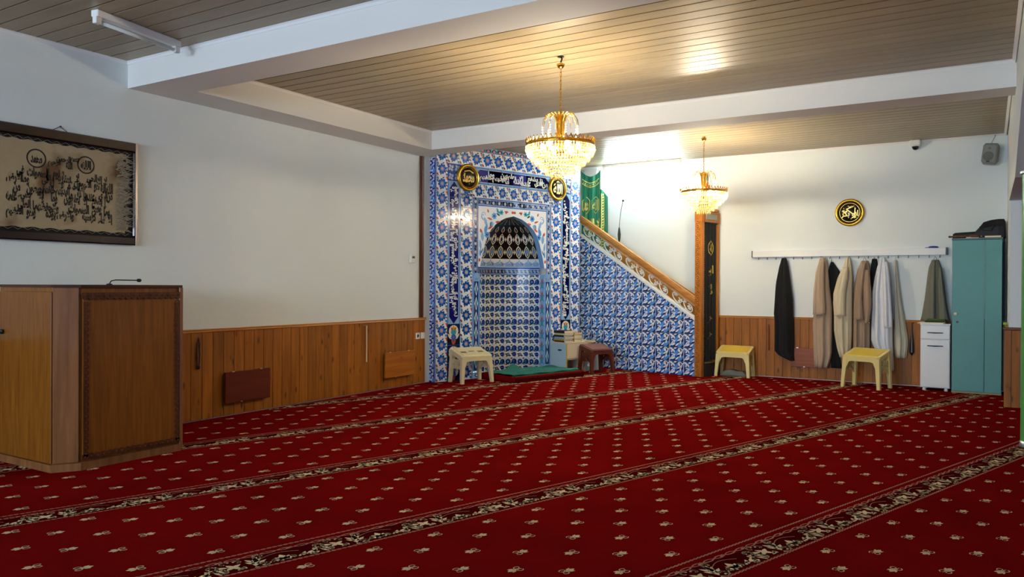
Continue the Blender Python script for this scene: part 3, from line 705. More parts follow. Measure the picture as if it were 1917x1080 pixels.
def og(c0, c1, cm):
    """one pointed-oval medallion between black leaves in a unit square"""
    a = Art()
    a.poly([(.5, .02), (.74, .22), (.86, .5), (.74, .78), (.5, .98), (.26, .78), (.14, .5), (.26, .22)], 'c', 1)
    a.poly([(.5, .10), (.68, .28), (.77, .5), (.68, .72), (.5, .90), (.32, .72), (.23, .5), (.32, .28)], 'k', 2)
    a.poly([(.5, .20), (.62, .36), (.68, .5), (.62, .64), (.5, .80), (.38, .64), (.32, .5), (.38, .36)], 'c', 3)
    a.ell(.5, .5, .13, .19, cm, 4, 0, 8).ell(.5, .5, .05, .08, c0, 5, 0, 6).ell(.5, .66, .05, .06, c1, 5, 0, 6)
    for x in (0, 1): a.poly([(x, .30), (x+.10*(1 if x == 0 else -1), .5), (x, .70)] if x == 0 else [(x, .30), (x, .70), (x-.10, .5)], 'c', 1)
    return a
def low(c0):
    a = Art(); a.rect(0, 0, 1, .10, 'b', 1).rect(0, .10, 1, .16, 'w', 1)
    a.poly([(.0, .16), (1, .16), (1, .50), (.78, .66), (.62, .70), (.5, .95), (.38, .70), (.22, .66), (0, .50)], 'l', 1).poly([(.10, .20), (.90, .20), (.80, .48), (.62, .58), (.5, .80), (.38, .58), (.20, .48)], 'd', 2)
    a.ell(.5, .42, .16, .15, 'w', 3, 0, 8).ell(.5, .42, .08, .08, 'b', 4, 0, 6).leaf(.30, .22, .26, .12, 1.9, 'r', 3).leaf(.70, .22, .26, .12, 1.24, 'r', 3).leaf(.5, .58, .2, .12, PI/2, 'w', 3)
    for x in (.0, 1.0): a.ell(x, .30, .10, .10, 'w', 3, 0, 6)
    return a
ND_ = 11
for k in range(ND_):
    u0, u1 = k/ND_, (k+1)/ND_
    dome_cell(low('b'), u0, u1, 0, .19, 'w', 'dome_tile')
    dome_cell(og('b', 'd', 'm'), u0, u1, .19, .46, 'k', 'dome_tile'); dome_cell(og('k', 'k', 'd'), u0, u1, .46, .70, 'k', 'dome_tile', 3, 3)  # upper medallions get darker glazes, shading of the dome put into colour
    a = Art(); a.leaf(.5, .05, .75, .5, PI/2, 'c', 1).leaf(.5, .08, .60, .36, PI/2, 'k', 2).leaf(.5, .12, .3, .2, PI/2, 'r', 3); dome_cell(a, u0, u1, .70, .86, 'k', 'dome_tile')
    a = Art(); a.rect(.46, 0, .54, .9, 'c', 1); dome_cell(a, u0, u1, .86, 1.0, 'k', 'dome_tile', 2, 4)
# jamb faces and little columns with capitals
for sg in (-1, 1):
    x = CX+sg*NA; a = Art()
    for i in range(7): zz = .12+i*.195; a.leaf(JD*.5, zz, .16, .06, PI/2, 't', 2).leaf(JD*.5, zz+.16, .10, .03, -PI/2, 'r', 3).stroke([(0, zz), (JD, zz+.1)], .008, 'd', 1).stroke([(JD, zz), (0, zz+.1)], .008, 'd', 1)
    B = MB().box(min(x, x-sg*.004), -TH, 0, max(x, x-sg*.004), JD, 1.51, PALK.index('l'))
    a.mb(PALK, lambda u, v, h: (x-sg*(.004+h*.1), u-TH, v), .006, .0005, B)
    B.build('jamb_panel', PALM, mih, fix=False)
    xc = CX+sg*(NA+.055); xi0, xi1 = sorted((CX+sg*NA, CX+sg*(CX-C4)))
    B = MB().box(xi0, -TH, .10, xi1, 0, 1.42, PALK.index('l'), c=.002)
    a = Art(); a.rect(xi0+.030, .12, xi1-.030, 1.40, 'd', 1).rect(xi0+.012, .12, xi0+.022, 1.40, 'b', 1).rect(xi1-.022, .12, xi1-.012, 1.40, 'b', 1)
    for i in range(6):
        zz = .14+i*.21; mx_ = (xi0+xi1)/2; a.poly([(mx_, zz), (mx_+.032, zz+.10), (mx_, zz+.20), (mx_-.032, zz+.10)], 'w', 2).leaf(mx_, zz+.03, .14, .036, PI/2, 't', 3).ell(mx_, zz+.08, .010, .012, 'r', 4, 0, 6)
    a.mb(PALK, None, TH, .0003, B); B.build('column', PALM, mih, fix=False)
    B = MB().box(xi0-.004, -.022, 0, xi1+.004, 0, .10, PALK.index('l'), c=.006); Art().ell((xi0+xi1)/2, .05, .035, .022, 'd', 1).ell((xi0+xi1)/2, .05, .018, .011, 'w', 2).mb(PALK, None, .0222, .0003, B); B.build('column_base', PALM, mih, fix=False)
    mx_ = (xi0+xi1)/2
    B = MB().loft([[(mx_+r_*c_, -.0-.5*r_*(1 if s2 < 0 else 0)*1.0+(-.002 if s2 < 0 else 0), zz) for c_, s2 in ((-1, 0), (-.8, -1), (0, -1), (.8, -1), (1, 0))] for r_, zz in ((.030, 1.42), (.050, 1.45), (.048, 1.47), (.058, 1.51), (.058, 1.52))], PALK.index('l'))
    B.build('capital', PALM, mih)
# tiled return between facade and left wall
rw_ = .135; me_rt = tile_mesh('return_tile', saz_art(rw_, .2085), rw_, .2085, 'd')
ret_n = 16; rth = (HS-.001)/15; me_rt = tile_mesh('return_tile', saz_art(rw_, rth), rw_, rth, 'n')
for k in range(15): link('return_tile', me_rt, mih, (-.0005, rw_, k*rth), R(-90))

# ---------------------------------------------------------------- lamps
TUBE_ON = mat('tube_lit', '#ffffff', .4, emit=(0.74, 0.93, 1.0, 1), estr=80)
TUBE_OFF = mat('tube_unlit', '#d9dedb', .3)
def batten(label, loc, rz, L, on):
    """strip light under a ceiling; runs along local x, hangs below z=0"""
    t = thing('fluorescent_light', label, 'strip light', loc, rz)
    MB().box(0, -.035, -.05, L, .035, 0, c=.006).build('housing', WHITE, t)
    for x in (.0, L-.05): MB().box(x, -.02, -.098, x+.05, .02, -.05, c=.004).build('tube_holder', PLAST, t)
    MB().tube([(.05, 0, -.08), (L-.05, 0, -.08)], .014, 10).build('tube', TUBE_ON if on else TUBE_OFF, t, smooth=True)
    return t
batten('unlit white strip light on the near left ceiling', (-5.545, 3.235, HC), R(100), .80, False)
batten('glowing white strip light along the back wall above the stair pulpit', (-5.43, YB-.14, HC), 0, 1.34, True)

def crystal_mat():
    M = bpy.data.materials.new('cut_crystal'); M.use_nodes = True; N = M.node_tree; N.nodes.clear()
    o = N.nodes.new('ShaderNodeOutputMaterial'); t = N.nodes.new('ShaderNodeBsdfTransparent'); t.inputs[0].default_value = (1, .97, .86, 1)
    g = N.nodes.new('ShaderNodeBsdfGlossy'); g.inputs['Roughness'].default_value = .08; g.inputs['Color'].default_value = (1, .95, .82, 1)
    l = N.nodes.new('ShaderNodeBsdfTranslucent'); l.inputs[0].default_value = (.95, .80, .45, 1)
    m1 = N.nodes.new('ShaderNodeMixShader'); m1.inputs[0].default_value = .30; m2 = N.nodes.new('ShaderNodeMixShader'); m2.inputs[0].default_value = .70
    N.links.new(g.outputs[0], m1.inputs[1]); N.links.new(l.outputs[0], m1.inputs[2]); N.links.new(m1.outputs[0], m2.inputs[1]); N.links.new(t.outputs[0], m2.inputs[2]); N.links.new(m2.outputs[0], o.inputs[0]); return M
CRY = crystal_mat()
BULB = mat('warm_bulb', '#fff2d0', .4, emit=(1.0, 0.89, 0.68, 1), estr=310)
PEARL = mat('pearl_bead', '#efe9da', .2)
def chandelier(label, x, y, drop, rad, chain_top, estr_mat):
    """gold basket chandelier; origin at the ceiling hook, z downwards negative"""
    t = thing('chandelier', label, 'chandelier', (x, y, HC), 0, 'crystal basket chandeliers')
    MB().tube([(0, 0, 0), (.012, 0, -.02), (0, 0, -.05)], .008, 6).lathe([(.03, -.004), (.03, 0)], 10).build('ceiling_hook', BLACK if chain_top < -.04 else GOLD, t)
    MB().lathe([(.004, -.05), (.022, -.045), (.034, -.025), (.036, -.012), (.020, -.004), (.006, 0)], 14, (0, 0, chain_top)).build('canopy_cup', GOLD, t, smooth=True)
    z0, zt = chain_top-.045, -drop+.27
    n = max(6, int((z0-zt)/.034)); ch = MB()
    for i in range(n):
        zc = z0-(i+.5)*(z0-zt)/n; ln = (z0-zt)/n*.64; a = i % 2
        ch.tube([((.008*math.cos(q)) if a else 0, 0 if a else .008*math.cos(q), zc+ln*math.sin(q)) for q in [2*PI*k/8 for k in range(8)]], .0022, 4, 0, True)
    ch.tube([(.004, .003, z0), (-.003, .002, (z0+zt)/2), (.002, 0, zt)], .0022, 4)
    ch.build('chain', GOLD, t)
    st = MB().lathe([(.045, -drop-.02), (.052, -drop), (.030, -drop+.02), (.022, -drop+.05), (.030, -drop+.16), (.040, -drop+.24), (.020, -drop+.265), (.006, -drop+.27)], 14)
    st.lathe([(.02, -drop-.10), (.035, -drop-.06), (.05, -drop-.03), (.02, -drop-.02)], 12); st.build('stem', GOLD, t, smooth=True)
    arm = MB(); path = [(.030, 0, -drop+.08), (.034, 0, -drop+.20), (.055, 0, -drop+.255), (.09, 0, -drop+.272), (.125, 0, -drop+.255), (.15, 0, -drop+.215), (.158, 0, -drop+.165)]
    arm.tube(path, [.004]*4+[.0035, .003, .0025], 5); me_a = arm.mesh('spray_arm', GOLD)
    pb = MB()
    for k in range(4): pb.ball((.158, 0, -drop+.150-k*.022), .007, 6, 4)
    me_p = pb.mesh('pearl_strand', PEARL)
    for k in range(14):
        a = link('spray_arm', me_a, t, (0, 0, 0), 2*PI*k/14+.1)
        if k % 2 == 0: link('pearl_strand', me_p, a)
    rim = MB(); N_ = 44
    for k in range(N_):
        a0, a1, am = 2*PI*k/N_, 2*PI*(k+1)/N_, 2*PI*(k+.5)/N_
        def q(a, r, z): return (r*math.cos(a), r*math.sin(a), z)
        zr = -drop
        rim.add([q(a0, rad, zr-.012), q(a1, rad, zr-.012), q(a1, rad, zr+.004), q(a0, rad, zr+.004)], [(0, 1, 2, 3)])
        rim.tube([q(a0, rad, zr), q(am, rad*1.01, zr+.042)], .004, 4).tube([q(a1, rad, zr), q(am, rad*1.01, zr+.042)], .004, 4).ball(q(am, rad*1.01, zr+.044), .006, 5, 3)
    rim.tube([(rad*math.cos(2*PI*k/N_), rad*math.sin(2*PI*k/N_), -drop+.006) for k in range(N_)], .006, 5, 0, True)
    rim.build('crown_rim', GOLD, t)
    tiers = [(1.0, 0), (.95, .035), (.85, .075), (.72, .115), (.58, .155), (.43, .195), (.28, .225)]
    for k, (f_, dz) in enumerate(tiers):
        r_ = rad*f_; nn = max(8, int(2*PI*r_/.026)); B = MB(); zz = -drop-.014-dz
        for i in range(nn):
            a = 2*PI*(i+.5*(k % 2))/nn; c_ = (r_*math.cos(a), r_*math.sin(a)); s_ = .0105
            B.ball((c_[0], c_[1], zz-.010), .007, 5, 3)
            P = [(c_[0], c_[1], zz-.018)] + [(c_[0]+s_*math.cos(a+PI/2*j), c_[1]+s_*math.sin(a+PI/2*j), zz-.032) for j in range(4)] + [(c_[0], c_[1], zz-.060)]
            B.add(P, [(0, 1, 2), (0, 2, 3), (0, 3, 4), (0, 4, 1), (5, 2, 1), (5, 3, 2), (5, 4, 3), (5, 1, 4)])
        tag(B.build('crystal_tier', CRY, t, fix=False), kind='stuff')
        MB().tube([(r_*math.cos(2*PI*i/28), r_*math.sin(2*PI*i/28), zz) for i in range(28)], .0035, 4, 0, True).build('tier_ring', GOLD, t)
    MB().tube([(rad*math.cos(a)*f, rad*math.sin(a)*f, -drop-.02-.21*(1-f)*.9) for a in (0,) for f in (1, .7, .3)], .003, 4).tube([(rad*.3*math.cos(2.1), rad*.3*math.sin(2.1), -drop-.16), (rad*math.cos(2.1), rad*math.sin(2.1), -drop-.015)], .003, 4).tube([(rad*.3*math.cos(4.2), rad*.3*math.sin(4.2), -drop-.16), (rad*math.cos(4.2), rad*math.sin(4.2), -drop-.015)], .003, 4).build('basket_strut', GOLD, t)
    for k in range(6):
        a = 2*PI*k/6+.35; bxp, byp = rad*.52*math.cos(a), rad*.52*math.sin(a)
        ar = MB().tube([(.03*math.cos(a), .03*math.sin(a), -drop-.03), (bxp*.6, byp*.6, -drop-.075), (bxp, byp, -drop-.07), (bxp, byp, -drop-.05)], .005, 5).lathe([(.012, -.02), (.012, .01)], 8, (bxp, byp, -drop-.045)).build('lamp_arm', GOLD, t)
        MB().ball((bxp, byp, -drop-.015), .022, 10, 7, 0, 1.25).build('bulb', estr_mat, ar, smooth=True)
    return t
chandelier('gold crystal chandelier hanging nearest, in front of the tiled niche', -3.175, 5.988, .765, .298, -.055, BULB)
chandelier('gold crystal chandelier hanging farther back beside the carved pulpit post', -3.232, 10.171, .735, .305, -.010, BULB)

# ---------------------------------------------------------------- stair pulpit (minbar)
mb_ = thing('minbar', 'stair pulpit with blue and white tiled side, wooden handrail and carved entrance post', 'pulpit', M0, MU)
CARV = wood('carved_oak', '#c07a2c', '#9a5a1c', 'Z', 0.4, 0, 8, 0)
OAK = wood('oak_rail', '#c98f4a', '#a86e30', 'X', 0.35, 0, 6, 0, coat=.2)
WIRON = mat('white_iron', '#e9ebe8', 0.35)
SL = -.6185
def tz(x): return .848+SL*(x+.024)          # top edge of the tiled side
def dep(x): return max(.05, min(.50, (.535+.2079*x)/.978))
MB().prism([(-2.22, 0), (-.012, 0), (-.012, tz(-.012)), (-2.22, tz(-2.22))], .001, .04, 'y').build('side_wall', GROUT, mb_)
tw, th_ = .25, .21; sa = saz_art(tw, th_)
me_st = tile_mesh('side_tile', sa, tw, th_, 'd')
for i in range(9):
    x0 = -.205-.25*i; 
    for j in range(11):
        zz = -.005+j*th_
        if j*th_ > tz(x0+tw if x0+tw < -.02 else -.02)+.62*.25: break
        xr_ = min(x0+tw, -.014); full = tz(xr_) >= zz+th_ and x0+tw < -.01 and x0 > -2.21 and zz >= 0
        if i == 0: x0_, xr_ = -.205, -.014
        if full: link('side_tile', me_st, mb_, (x0, 0, zz)); continue
        lo, hi = max(x0, -2.215)-x0, xr_-x0
        # tile cut along the slope of the stair
        a = Art(); a.rect(0.001, .001, tw-.001, th_-.001, 'd', 0); a.p += sa.p
        a.inrect(lo+.0012, max(.0012, -zz), hi-.0012, th_-.0012).clip(-SL, 1, tz(x0)-zz-.002)
        if not a.p or a.p[0][1] != 'd': continue
        B = MB(); a.mb(PALK, None, TH, .00025, B)
        ring = a.p[0][0]; n = len(ring); o = len(B.v)
        B.add([(p[0], -TH, p[1]) for p in ring]+[(p[0], 0, p[1]) for p in ring], [(k, k+n, (k+1) % n+n, (k+1) % n) for k in range(n)], PALK.index('w'))
        B.build('side_tile', PALM, mb_, (x0, 0, zz), fix=False)
for i in range(1): pass
MB().prism([(-2.20, tz(-2.20)-.012), (-.016, tz(-.016)-.012), (-.016, tz(-.016)+.022), (-2.20, tz(-2.20)+.022)], -.022, .06, 'y').build('white_coping', WIRON, mb_)
MB().prism([(-2.20, tz(-2.20)+.022), (-.016, tz(-.016)+.022), (-.016, tz(-.016)+.036), (-2.20, tz(-2.20)+.036)], .0, .05, 'y').build('railing_base', WIRON, mb_)
def hz(x): return 1.055+SL*(x+.016)          # underside of handrail
hr = MB()
for y0, y1, d0, d1 in ((-.030, .050, .0, .028), (-.018, .040, .028, .050), (-.036, .058, .050, .100), (-.022, .044, .100, .122)):
    hr.prism([(-2.20, hz(-2.20)+d0), (-.016, hz(-.016)+d0), (-.016, hz(-.016)+d1), (-2.20, hz(-2.20)+d1)], y0, y1, 'y')
hr.build('handrail', OAK, mb_)
MB().prism([(-2.20, hz(-2.20)-.016), (-.016, hz(-.016)-.016), (-.016, hz(-.016)), (-2.20, hz(-2.20))], -.004, .024, 'y').build('upper_rail', WIRON, mb_)
# wrought scrolls
def scroll_mesh():
    B = MB(); sl = math.atan(SL)
    def P(x, z): return (x, .010, z+SL*x)
    def arc_(cx, cz, r0q, r1q, a0, a1, n=16, r=.0095): B.tube([P(cx+(r0q+(r1q-r0q)*i/n)*math.cos(a0+(a1-a0)*i/n), cz+(r0q+(r1q-r0q)*i/n)*math.sin(a0+(a1-a0)*i/n)) for i in range(n+1)], r, 5)
    arc_(.10, .105, .095, .045, .25, -5.4); arc_(.315, .085, .090, .038, PI-.3, PI+5.2)
    arc_(.20, .15, .07, .03, -2.6, .9, 8)
    def bloom(x, z, s=.028):
        for k in range(5): a = 2*PI*k/5+.4; B.ball(P(x+s*.75*math.cos(a), z+s*.75*math.sin(a)), s*.55, 6, 4)
        B.ball(P(x, z), s*.5, 6, 4)
    bloom(.085, .135); bloom(.32, .075); bloom(.145, .060, .016); bloom(.255, .125, .016)
    B.tube([P(.145, .06), P(.16, .03), P(.19, .008)], .004, 4).tube([P(.255, .125), P(.245, .16), P(.235, .185)], .004, 4)
    return B.mesh('railing_scroll', WIRON, True)
me_sc = scroll_mesh()
for k in range(5):
    x = -2.175+k*.432; link('railing_scroll', me_sc, mb_, (x, 0, tz(x)+.036))
# carved entrance post: rosettes stacked up its face
post = MB().box(-.014, -.03, 0, .10, .05, 2.46, c=.004); pst = post.build('entrance_post', CARV, mb_)
rs = MB()
def ring_(B, x, y, z, r, w): B.tube([(x+r*math.cos(2*PI*k/14), y, z+r*1.05*math.sin(2*PI*k/14)) for k in range(14)], w, 5, 0, True)
ring_(rs, 0, 0, 0, .034, .0075); rs.ball((0, 0, 0), .013, 8, 4); rs.box(-.040, -.004, .040, .040, .006, .048); me_ro = rs.mesh('rosette', CARV)
z = .06
while z < 2.40: link('rosette', me_ro, pst, (.034, -.032, z)); z += .094
for x in (-.010, .080): MB().box(x, -.036, 0, x+.012, -.03, 2.46, c=.002).build('bead_moulding', CARV, pst)
# rear post, lintel, canopy with pointed roof
MB().box(.0, .475, 0, .09, .515, 2.46, c=.004).build('entrance_post', CARV, mb_)
li = MB().box(-.02, -.035, 2.30, .105, .515, 2.46, c=.006); lin = li.build('lintel', CARV, mb_)
MB().box(.105, .08, 2.34, .112, .40, 2.43, c=.002).build('inset_panel', mat('lintel_panel', '#8a8f86', .4), lin)
MB().box(.105, .05, 2.31, .114, .43, 2.335, c=.002).box(.105, .05, 2.435, .114, .43, 2.455, c=.002).build('panel_moulding', CARV, lin)
rf = MB().loft([[(.04+a*q, .24+b*q*1.6, zz) for a, b in ((-1, -1), (1, -1), (1, 1), (-1, 1))] for q, zz in ((.10, 2.46), (.105, 2.49), (.075, 2.52), (.075, 2.62), (.085, 2.64), (.055, 2.70), (.020, 2.80))], 0)
rf.build('canopy_roof', CARV, mb_)
MB().lathe([(.012, 2.79), (.034, 2.83), (.038, 2.86), (.014, 2.90), (.010, 2.94)], 12, (.04, .24, 0)).build('finial', CARV, mb_, smooth=True)
MB().lathe([(.010, 2.94), (.016, 2.96), (.012, 3.02), (.003, 3.05)], 10, (.04, .24, 0)).build('finial_tip', mat('finial_green', '#2c5a48', .4), mb_, smooth=True)
STEPM = mat('dark_carpet_step', '#17120e', .9)
for k in range(6):
    x1 = -.05-.265*k; x0 = x1-.265; d_ = dep(x0)
    MB().box(x0, .042, 0, x1, .042+max(.03, d_-.05), .21+.165*k if .21+.165*k < tz(x1)-.02 else tz(x1)-.02).build('step', STEPM, mb_)
ts = MB().box(-.05, .055, 0, .13, .47, .20).build('threshold_step', STEPM, mb_)
MB().box(.112, .055, .196, .136, .47, .212, c=.003).build('brass_edging', mat('brass_edge', '#8f8230', .4, .6), ts)

# curtain in the pulpit doorway
cu = thing('curtain', 'black embroidered curtain hanging in the pulpit doorway', 'curtain', M0+Vector((math.cos(MU)*.072-math.sin(MU)*.05, math.sin(MU)*.072+math.cos(MU)*.05, 0)), MU)
B = MB(); ny, nz = 44, 6
def cfold(y): return .014*math.sin(y*2*PI/.085)+.006*math.sin(y*2*PI/.047+1)
for side in (0, 1):
    g = [[(cfold(y)+side*.004-.002, y, zz) for y in [.01+.405*i/ny for i in range(ny+1)]] for zz in (.235, .6, 1.0, 1.4, 1.8, 2.29)]
    o = len(B.v); B.add([p for r_ in g for p in r_], [(i*(ny+1)+k, i*(ny+1)+k+1, (i+1)*(ny+1)+k+1, (i+1)*(ny+1)+k) for i in range(5) for k in range(ny)])
B.build('cloth', mat('black_velvet', '#07090a', .85, sheen=.15), cu, smooth=True, fix=False)
GTH = mat('gold_thread', '#b79b3e', .45, .4)
em = Art()
em.curve(lambda t: (.22+.055*math.sin(2*PI*t), 1.92+.12*math.cos(2*PI*t)), 20, .008, 'y'); letter_line(em, 'الله', .18, 1.86, .26, 1.98, 'y', 1, .02)
letter_line(em, 'ابو', .17, 1.50, .28, 1.66, 'y', 1, .02); letter_line(em, 'لا', .17, 1.22, .27, 1.38, 'y', 1, .02)
for zz in (.86, .62):
    em.flower(.22, zz, .045, 5, 'y', 'k', 1); em.stroke([(.20, zz-.03), (.16, zz-.07)], .006, 'y')
for k in range(60):
    zz = .30+k*.033; em.ell(.055+.02*math.sin(k*2.1), zz, .010, .012, 'g' if k % 3 else 'y', 1, 0, 6)
def cmap(y, z, h): return (cfold(y)+.004+h, y, z)
em.mb(['y', 'g', 'k'], cmap, .002, .001).build('embroidery', [GTH, mat('green_thread', '#3c5a34', .6), BLACK], cu, fix=False)
MB().tube([(0, -.01, 2.292), (0, .43, 2.292)], .008, 6).build('curtain_rod', BLACK, cu)

# gooseneck microphone behind the handrail
mc = thing('microphone', 'thin gooseneck microphone rising above the pulpit handrail', 'microphone', (-5.15, YB-.10, 1.86))
MB().tube([(0, 0, 0), (0, 0, .22)], .005, 6).box(-.02, -.02, -.02, .02, .10, .0).build('stand', STEEL, mc)
MB().lathe([(.010, .20), (.022, .26), (.026, .33), (.014, .42), (.006, .45)], 10).build('grip', BLACK, mc, smooth=True)
MB().tube([(0, 0, .44), (.008, 0, .56), (.030, 0, .72), (.062, 0, .86)], .005, 6).build('gooseneck', BLACK, mc)
MB().ball((.066, 0, .875), .020, 10, 7).build('windscreen', BLACK, mc, smooth=True)

# green banner in the corner above the stair
bn = thing('banner', 'bright green cloth banner with gold calligraphy hanging in the corner', 'banner', (-5.85, YB-.06, 0))
def bf(x): return -.02*math.sin(x*2*PI/.16)-.012*math.sin(x*2*PI/.07+.6)
def sheet(x0, x1, z0, z1, off, n=30, topf=None):
    B = MB(); g = []
    for j in range(9):
        tz_ = j/8; zz = z0+(z1-z0)*tz_
        g.append([(x, off+bf(x)*(1-.5*tz_), zz+((topf(x) if topf else 0)*tz_**3)) for x in [x0+(x1-x0)*i/n for i in range(n+1)]])
    B.add([p for r_ in g for p in r_], [(j*(n+1)+i, j*(n+1)+i+1, (j+1)*(n+1)+i+1, (j+1)*(n+1)+i) for j in range(8) for i in range(n)]); return B
GRN = mat('green_satin', '#0f8a68', .45, sheen=.1); GRN2 = mat('dark_green_satin', '#0a6b4a', .5)
sag = lambda x: -.10*math.sin(PI*min(1, max(0, x/.36)))
sheet(.0, .36, 1.55, 3.27, -.03, 34, sag).build('cloth', GRN, bn, smooth=True, fix=False)
sheet(.31, .47, 1.55, 2.95, .0, 16, lambda x: (.36-x)*1.2 if x > .36 else 0).build('side_fold', GRN2, bn, smooth=True, fix=False)
go = Art()
go.curve(lambda t: (.03+.30*t, 3.13-.07*math.sin(PI*t)), 12, .016, 'y').curve(lambda t: (.03+.30*t, 3.06-.07*math.sin(PI*t)), 12, .016, 'y')
for k in range(9): go.ell(.05+.03*k, 3.09-.07*math.sin(PI*(k+.5)/9), .009, .014, 'y', 1, 0, 6)
for x, t_ in ((.10, 'محمد'), (.27, 'الله')):
    hx_ = [(x, 2.83), (x+.065, 2.77), (x+.065, 2.62), (x, 2.55), (x-.065, 2.62), (x-.065, 2.77), (x, 2.83)]
    go.stroke(hx_, .011, 'y'); letter_line(go, t_, x-.05, 2.60, x+.05, 2.78, 'y', 2, .03)
letter_line(go, 'لا اله الا الله', .06, 2.20, .33, 2.48, 'y', 2, .04, 0, True)
go.rect(.14, 1.98, .25, 2.12, 'y', 1).rect(.14, 2.07, .25, 2.085, 'g', 2).rect(.155, 2.13, .245, 2.15, 'y', 1).rect(.16, 2.16, .24, 2.175, 'y', 1)
letter_line(go, 'محمد رسول الله', .05, 1.70, .33, 1.95, 'y', 2, .04, 0, True)
go.rect(.012, 1.58, .020, 3.15, 'y', 1).rect(.345, 1.58, .352, 3.1, 'y', 1)
for k in range(28):
    zz = 1.6+k*.046; go.stroke([(.375, zz), (.405, zz+.03)], .010, 'y').stroke([(.405, zz), (.375, zz+.03)], .008, 'y')
go.rect(.365, 1.58, .371, 2.88, 'y', 1).rect(.410, 1.58, .416, 2.82, 'y', 1)
def bmap(x, z, h):
    tz_ = (z-1.55)/1.72; off = -.03 if x < .358 else 0.0
    return (x, off+bf(x)*(1-.5*tz_)-.003-h, z)
go.mb(['y', 'g'], bmap, .002, .001).build('gold_print', [mat('gold_print', '#d8d878', .5), GRN2], bn, fix=False)
MB().tube([(-.02, -.01, 3.27), (.38, -.01, 3.27)], .008, 6).build('hanging_rod', WHITE, bn)
MB().prism([(.06, 3.28), (.30, 3.28), (.27, 3.20), (.18, 3.175), (.09, 3.20)], -.05, -.02, 'y').build('white_hanger', WHITE, bn)

# ---------------------------------------------------------------- round calligraphy plaques
GOLDM = mat('plaque_gold', '#c79a2e', .28, .85); PBLK = mat('plaque_black', '#120d07', .35); PGOLD = mat('plaque_letter', '#d8b765', .35, .6)
def plaque(label, loc, rz, r, words, extra, band=False):
    t = thing('calligraphy_plaque', label, 'wall plaque', loc, rz, 'round gold calligraphy plaques')
    def disc(prof, name, m_):
        B = MB().lathe(prof, 40, cap=(name != 'gold_rim')); B.xf(Matrix.Rotation(R(90), 4, 'X')); return B.build(name, m_, t, smooth=True)
    disc([(r*.80, .0), (r*1.0, .0), (r*1.0, .018), (r*.95, .032), (r*.86, .036), (r*.80, .028), (r*.78, .017)], 'gold_rim', GOLDM)
    disc([(.001, .0), (r*.80, .0), (r*.80, .018), (.001, .020)], 'black_ground', PBLK)
    a = Art()
    for tx, x0, y0, x1, y1 in words: letter_line(a, tx, x0*r, y0*r, x1*r, y1*r, 'y', 1, .025)
    for s_ in extra: a.stroke([(x*r, y*r) for x, y in s_], r*.07, 'y', 2)
    for x, y in ((-.40, .30), (-.38, -.02), (.36, .34), (.42, .0), (-.1, .46), (.1, -.46)): a.ell(x*r, y*r, r*.035, r*.035, 'y', 1, .7, 4)
    N_ = 40
    for k in range(N_):
        q0, q1 = 2*PI*k/N_, 2*PI*(k+.75)/N_; w = .03 if band else .02; rr_ = .68 if band else .735
        a.stroke([(rr_*r*math.cos(q0), rr_*r*math.sin(q0)), (rr_*r*math.cos(q1), rr_*r*math.sin(q1))], w*r, 'y', 1)
    a.mb(['y'], None, .0205, .0006).build('gold_lettering', PGOLD, t, fix=False)
q = fac(.549, .012, 2.872); plaque('round gold plaque at the upper left of the tiled niche', q, PSI, .195, [('محمد', -.50, -.36, .56, .28)], [[(-.35, .42), (.1, .52), (.5, .36)], [(-.42, .1), (-.30, .30), (-.36, .0)], [(-.2, -.36), (.1, .1)]])
q = fac(2.347, .012, 2.874); plaque('round gold plaque at the upper right of the tiled niche below the chandelier', q, PSI, .195, [('الله', -.52, -.46, .50, .34)], [[(-.12, .48), (.0, .56), (.12, .48)], [(-.45, .2), (-.3, .34)]])
plaque('round gold plaque alone on the right-hand white wall', (-1.665, YB-.002, 2.397), 0, .195, [('ابو بكر', -.58, -.42, .58, .16)], [[(-.05, .38), (.32, .46), (-.22, .24), (.2, -.1)], [(-.50, .10), (-.36, .18), (-.42, -.02), (-.2, .05)], [(.36, .30), (.32, -.4)]], True)

# ---------------------------------------------------------------- lectern with microphone
LECW = wood('lectern_veneer', '#875016', '#6b3c0d', 'Z', 0.34, 0, 15, 0, coat=.15); LECD = wood('lectern_carved', '#5f2e10', '#3f1c08', 'Z', .5, 0, 14, 0)
LECP = wood('lectern_pale', '#8a5a34', '#6d4426', 'Z', .34, 0, 7, 0, coat=.25)
lec = thing('lectern', 'large brown wooden preaching desk with chamfered corner at the far left', 'lectern', (-5.56, 3.0, 0))
H_ = 1.315
MB().prism([(-.84, .012), (-.104, .012), (-.012, .152), (-.012, .956), (-.84, .956)], 0, H_, 'z').build('body', LECW, lec)
MB().box(-.84, 0, .06, -.108, .011, H_-.03, c=.003).build('front_panel', LECW, lec)
ch = MB(); ang = math.atan2(.140, .092); ln = math.hypot(.092, .140)
ch.box(.002, -.010, .06, ln-.002, .0, H_, c=.003); ch.build('corner_panel', LECP, lec, (-.104, .008, 0), ang)
MB().box(-.011, .166, .085, .004, .944, H_-.075, c=.002).build('side_panel', LECW, lec)
